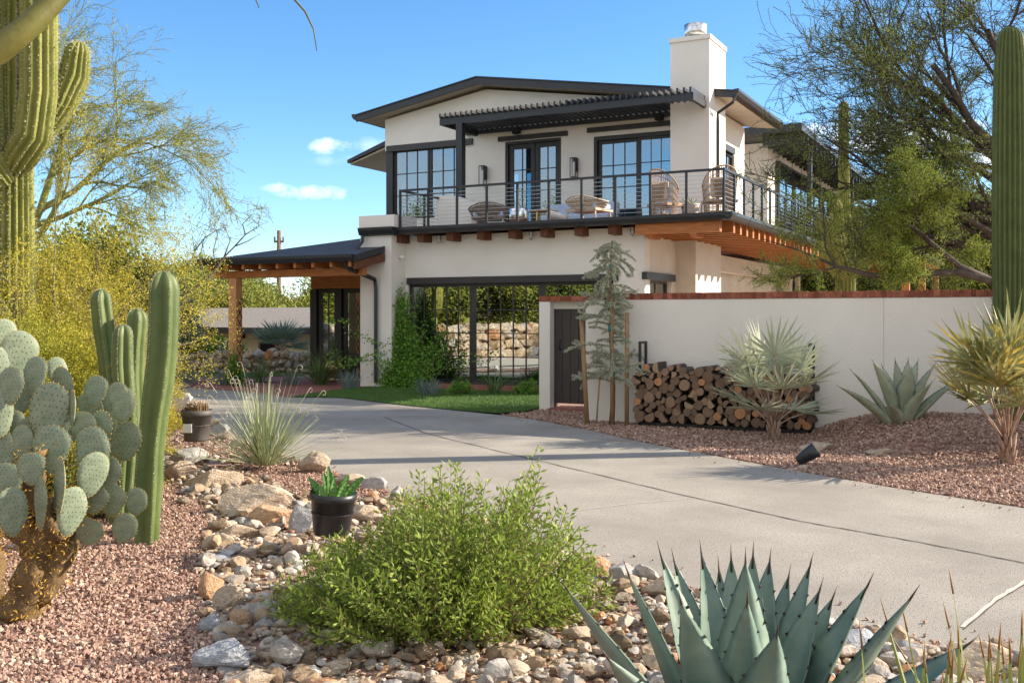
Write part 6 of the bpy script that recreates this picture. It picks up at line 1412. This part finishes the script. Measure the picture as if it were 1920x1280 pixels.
b = MB(); x, y = furn(1020, 20.5); t = empty('coffee_table', (x, y, zf), 0, 'round coffee table with gold legs on the balcony', 'table'); b.lathe((0, 0, 0), [(0, .36), (.30, .36), (.31, .38), (.30, .40), (0, .40)], 32); o = b.build('tabletop', M['wicker_light']); o.parent = t
for k in range(3): a = k*2.09+.3; b = MB(); b.bar((.24*math.cos(a), .24*math.sin(a), .36), (.27*math.cos(a), .27*math.sin(a), 0), .03); o = b.build('leg', M['gold']); o.parent = t
b = MB(); b.lathe((0, 0, 0), [(.26, .05), (.28, .05), (.28, .08), (.26, .08)], 32); o = b.build('foot_ring', M['gold']); o.parent = t
b = MB(); x, y = furn(1043, 19.6); S2 = rockV(IV2, 5, 0, .03); 
V = IV2.copy(); V = np.sign(V)*np.abs(V)**.7; V *= np.array([.26, .08, .2])*.9; b.bulk(V, IF2, smooth=True); o = b.build('pillow', M['cushion_white']); o.location = (x, y, zf+.13); o.rotation_euler = (R(60), .3, .2); tag(o, 'white throw pillow lying in front of the coffee table', 'pillow')
x, y = furn(1085, 22.0); t = empty('outdoor_sofa', (x, y, zf), 0, 'pale blue cushioned sofa behind the coffee table', 'sofa'); b = MB(); b.box(-.9, .9, -.35, .35, .2, .42); o = b.build('seat', M['cushion_blue'], bevel=.05); o.parent = t; b = MB(); b.box(-.9, .9, .2, .4, .421, .72); o = b.build('backrest', M['cushion_blue'], bevel=.05); o.parent = t
b = MB(); b.box(-.92, .92, -.37, .42, .12, .199); o = b.build('frame', M['wicker_light']); o.parent = t
x, y = furn(1294, 20.4); b = MB(); b.lathe((x, y, zf), [(0, 0), (.13, 0), (.17, .22), (.19, .33), (.2, .36), (.18, .36), (.16, .3), (0, .29)], 20); tag(b.build('planter', M['planter']), 'flared stone planter between the two tall woven armchairs', 'planter')
agave('small_agave', x, y, zf+.3, [(a*.7, .2+.3*(a % 4), .22, .05, .1) for a in range(16)], 'small agave growing in the flared stone planter', 'agave_grey', False, 11)
# flag folded behind the slider glass
b = MB(); n = 24; rows = 13; x0, x1 = xY(1168, YU+.5), xY(1262, YU+.5); z1, z0 = 4.95, 4.28
for r_ in range(rows):
    vs = []
    for k in range(n+1):
        u = k/n; x = x0+(x1-x0)*u; sag = .32*(1-u)**2; yy = YU+.24+.02*math.sin(u*14+.4)
        za = z1-(z1-z0)*r_/rows*(.55+.45*u)-sag; zb = z1-(z1-z0)*(r_+1)/rows*(.55+.45*u)-sag; vs += [(x, yy, zb), (x, yy, za)]
    b.add(vs, [(2*k, 2*k+2, 2*k+3, 2*k+1) for k in range(n)], 0, .5 if r_ % 2 == 0 else .1, True)
tag(b.build('flag', M['flag_cloth']), 'red and white striped flag hanging behind the sliding door glass', 'flag')

# ---- pale bare-branched shrub leaning toward the canopy
x, y = at(265, 13.0); t = empty('bare_shrub', (x, y, 0), 0, 'pale crooked branch with a few yellow leaves reaching in front of the canopy roof', 'shrub'); o0 = Vector((x, y, 0)); b = MB(); rg = random.Random(6)
W_ = lambda l: [wp(px, py, 13.0)-o0 for px, py in l]
b.tube(W_([(265,828),(272,700),(300,600),(345,552),(385,527),(405,505),(420,482),(440,462),(465,452),(490,437)]), [.035,.03,.026,.022,.018,.015,.012,.009,.006,.003], 7)
br = [[(405,505),(400,470),(408,440),(398,415)],[(420,482),(432,450),(420,425)],[(440,462),(460,440),(485,425),(487,402)],[(345,552),(350,510),(365,470),(360,440)],[(385,527),(375,480),(385,440)],[(300,600),(330,580),(370,575),(420,548)],[(365,470),(385,445),(410,430)],[(460,440),(455,420),(470,405)]]
P = []; D_ = []
for l in br:
    w_ = W_(l); b.tube(w_, [.010*(1-k/(len(w_)+.5)) for k in range(len(w_))], 5)
    for a, c in zip(w_[1:], w_[2:]+[w_[-1]+Vector((.1, 0, .1))]):
        for _ in range(26): P.append((a.lerp(c, rg.random())+Vector((rg.gauss(0, .03), rg.gauss(0, .03), rg.gauss(0, .03))))[:]); D_.append((rg.gauss(0, 1), rg.gauss(0, 1), rg.gauss(.3, 1)))
        for _ in range(4): e = a.lerp(c, rg.random()); b.tube([e, e+Vector((rg.gauss(0, .1), rg.gauss(0, .1), rg.gauss(.03, .1)))], .003, 3)
o = b.build('trunk', M['creosote_bark']); o.parent = t; c = MB(); leafbulk(c, P, D_, .03, .012, T=np.clip(nr.normal(.75, .15, len(P)), 0, 1)); o = c.build('foliage', M['creosote']); o.parent = t

# ---- fallen leaves under the bush, the palms and the cacti
P = []
for (px, D_, s_, n_) in ((822,5.1,.8,1500),(1450,12.9,.9,350),(1885,10.7,.8,350),(1385,3.3,.7,350),(150,6.8,1.3,700),(497,8.9,.5,250)):
    x, y = at(px, D_)
    for _ in range(n_):
        a = x+rg.gauss(0, s_*.6); c_ = y+rg.gauss(0, s_*.6); qx, qy = topx(a, c_)
        z_ = (hR(a, c_) if px > 1400 else hL(a, c_)) + (.03 if px in (822, 1385) else .012)
        if not pip(a, c_, P_drv): P.append((a, c_, z_+rg.uniform(0, .012)))
c = MB(); leafbulk(c, P, np.concatenate([nr.normal(size=(len(P), 2)), nr.normal(0, .15, (len(P), 1))], 1), .032, .011); tag(c.build('leaf_litter', M['litter']), 'dry brown leaf litter scattered under the shrubs and cacti', 'leaf litter', kind='stuff')
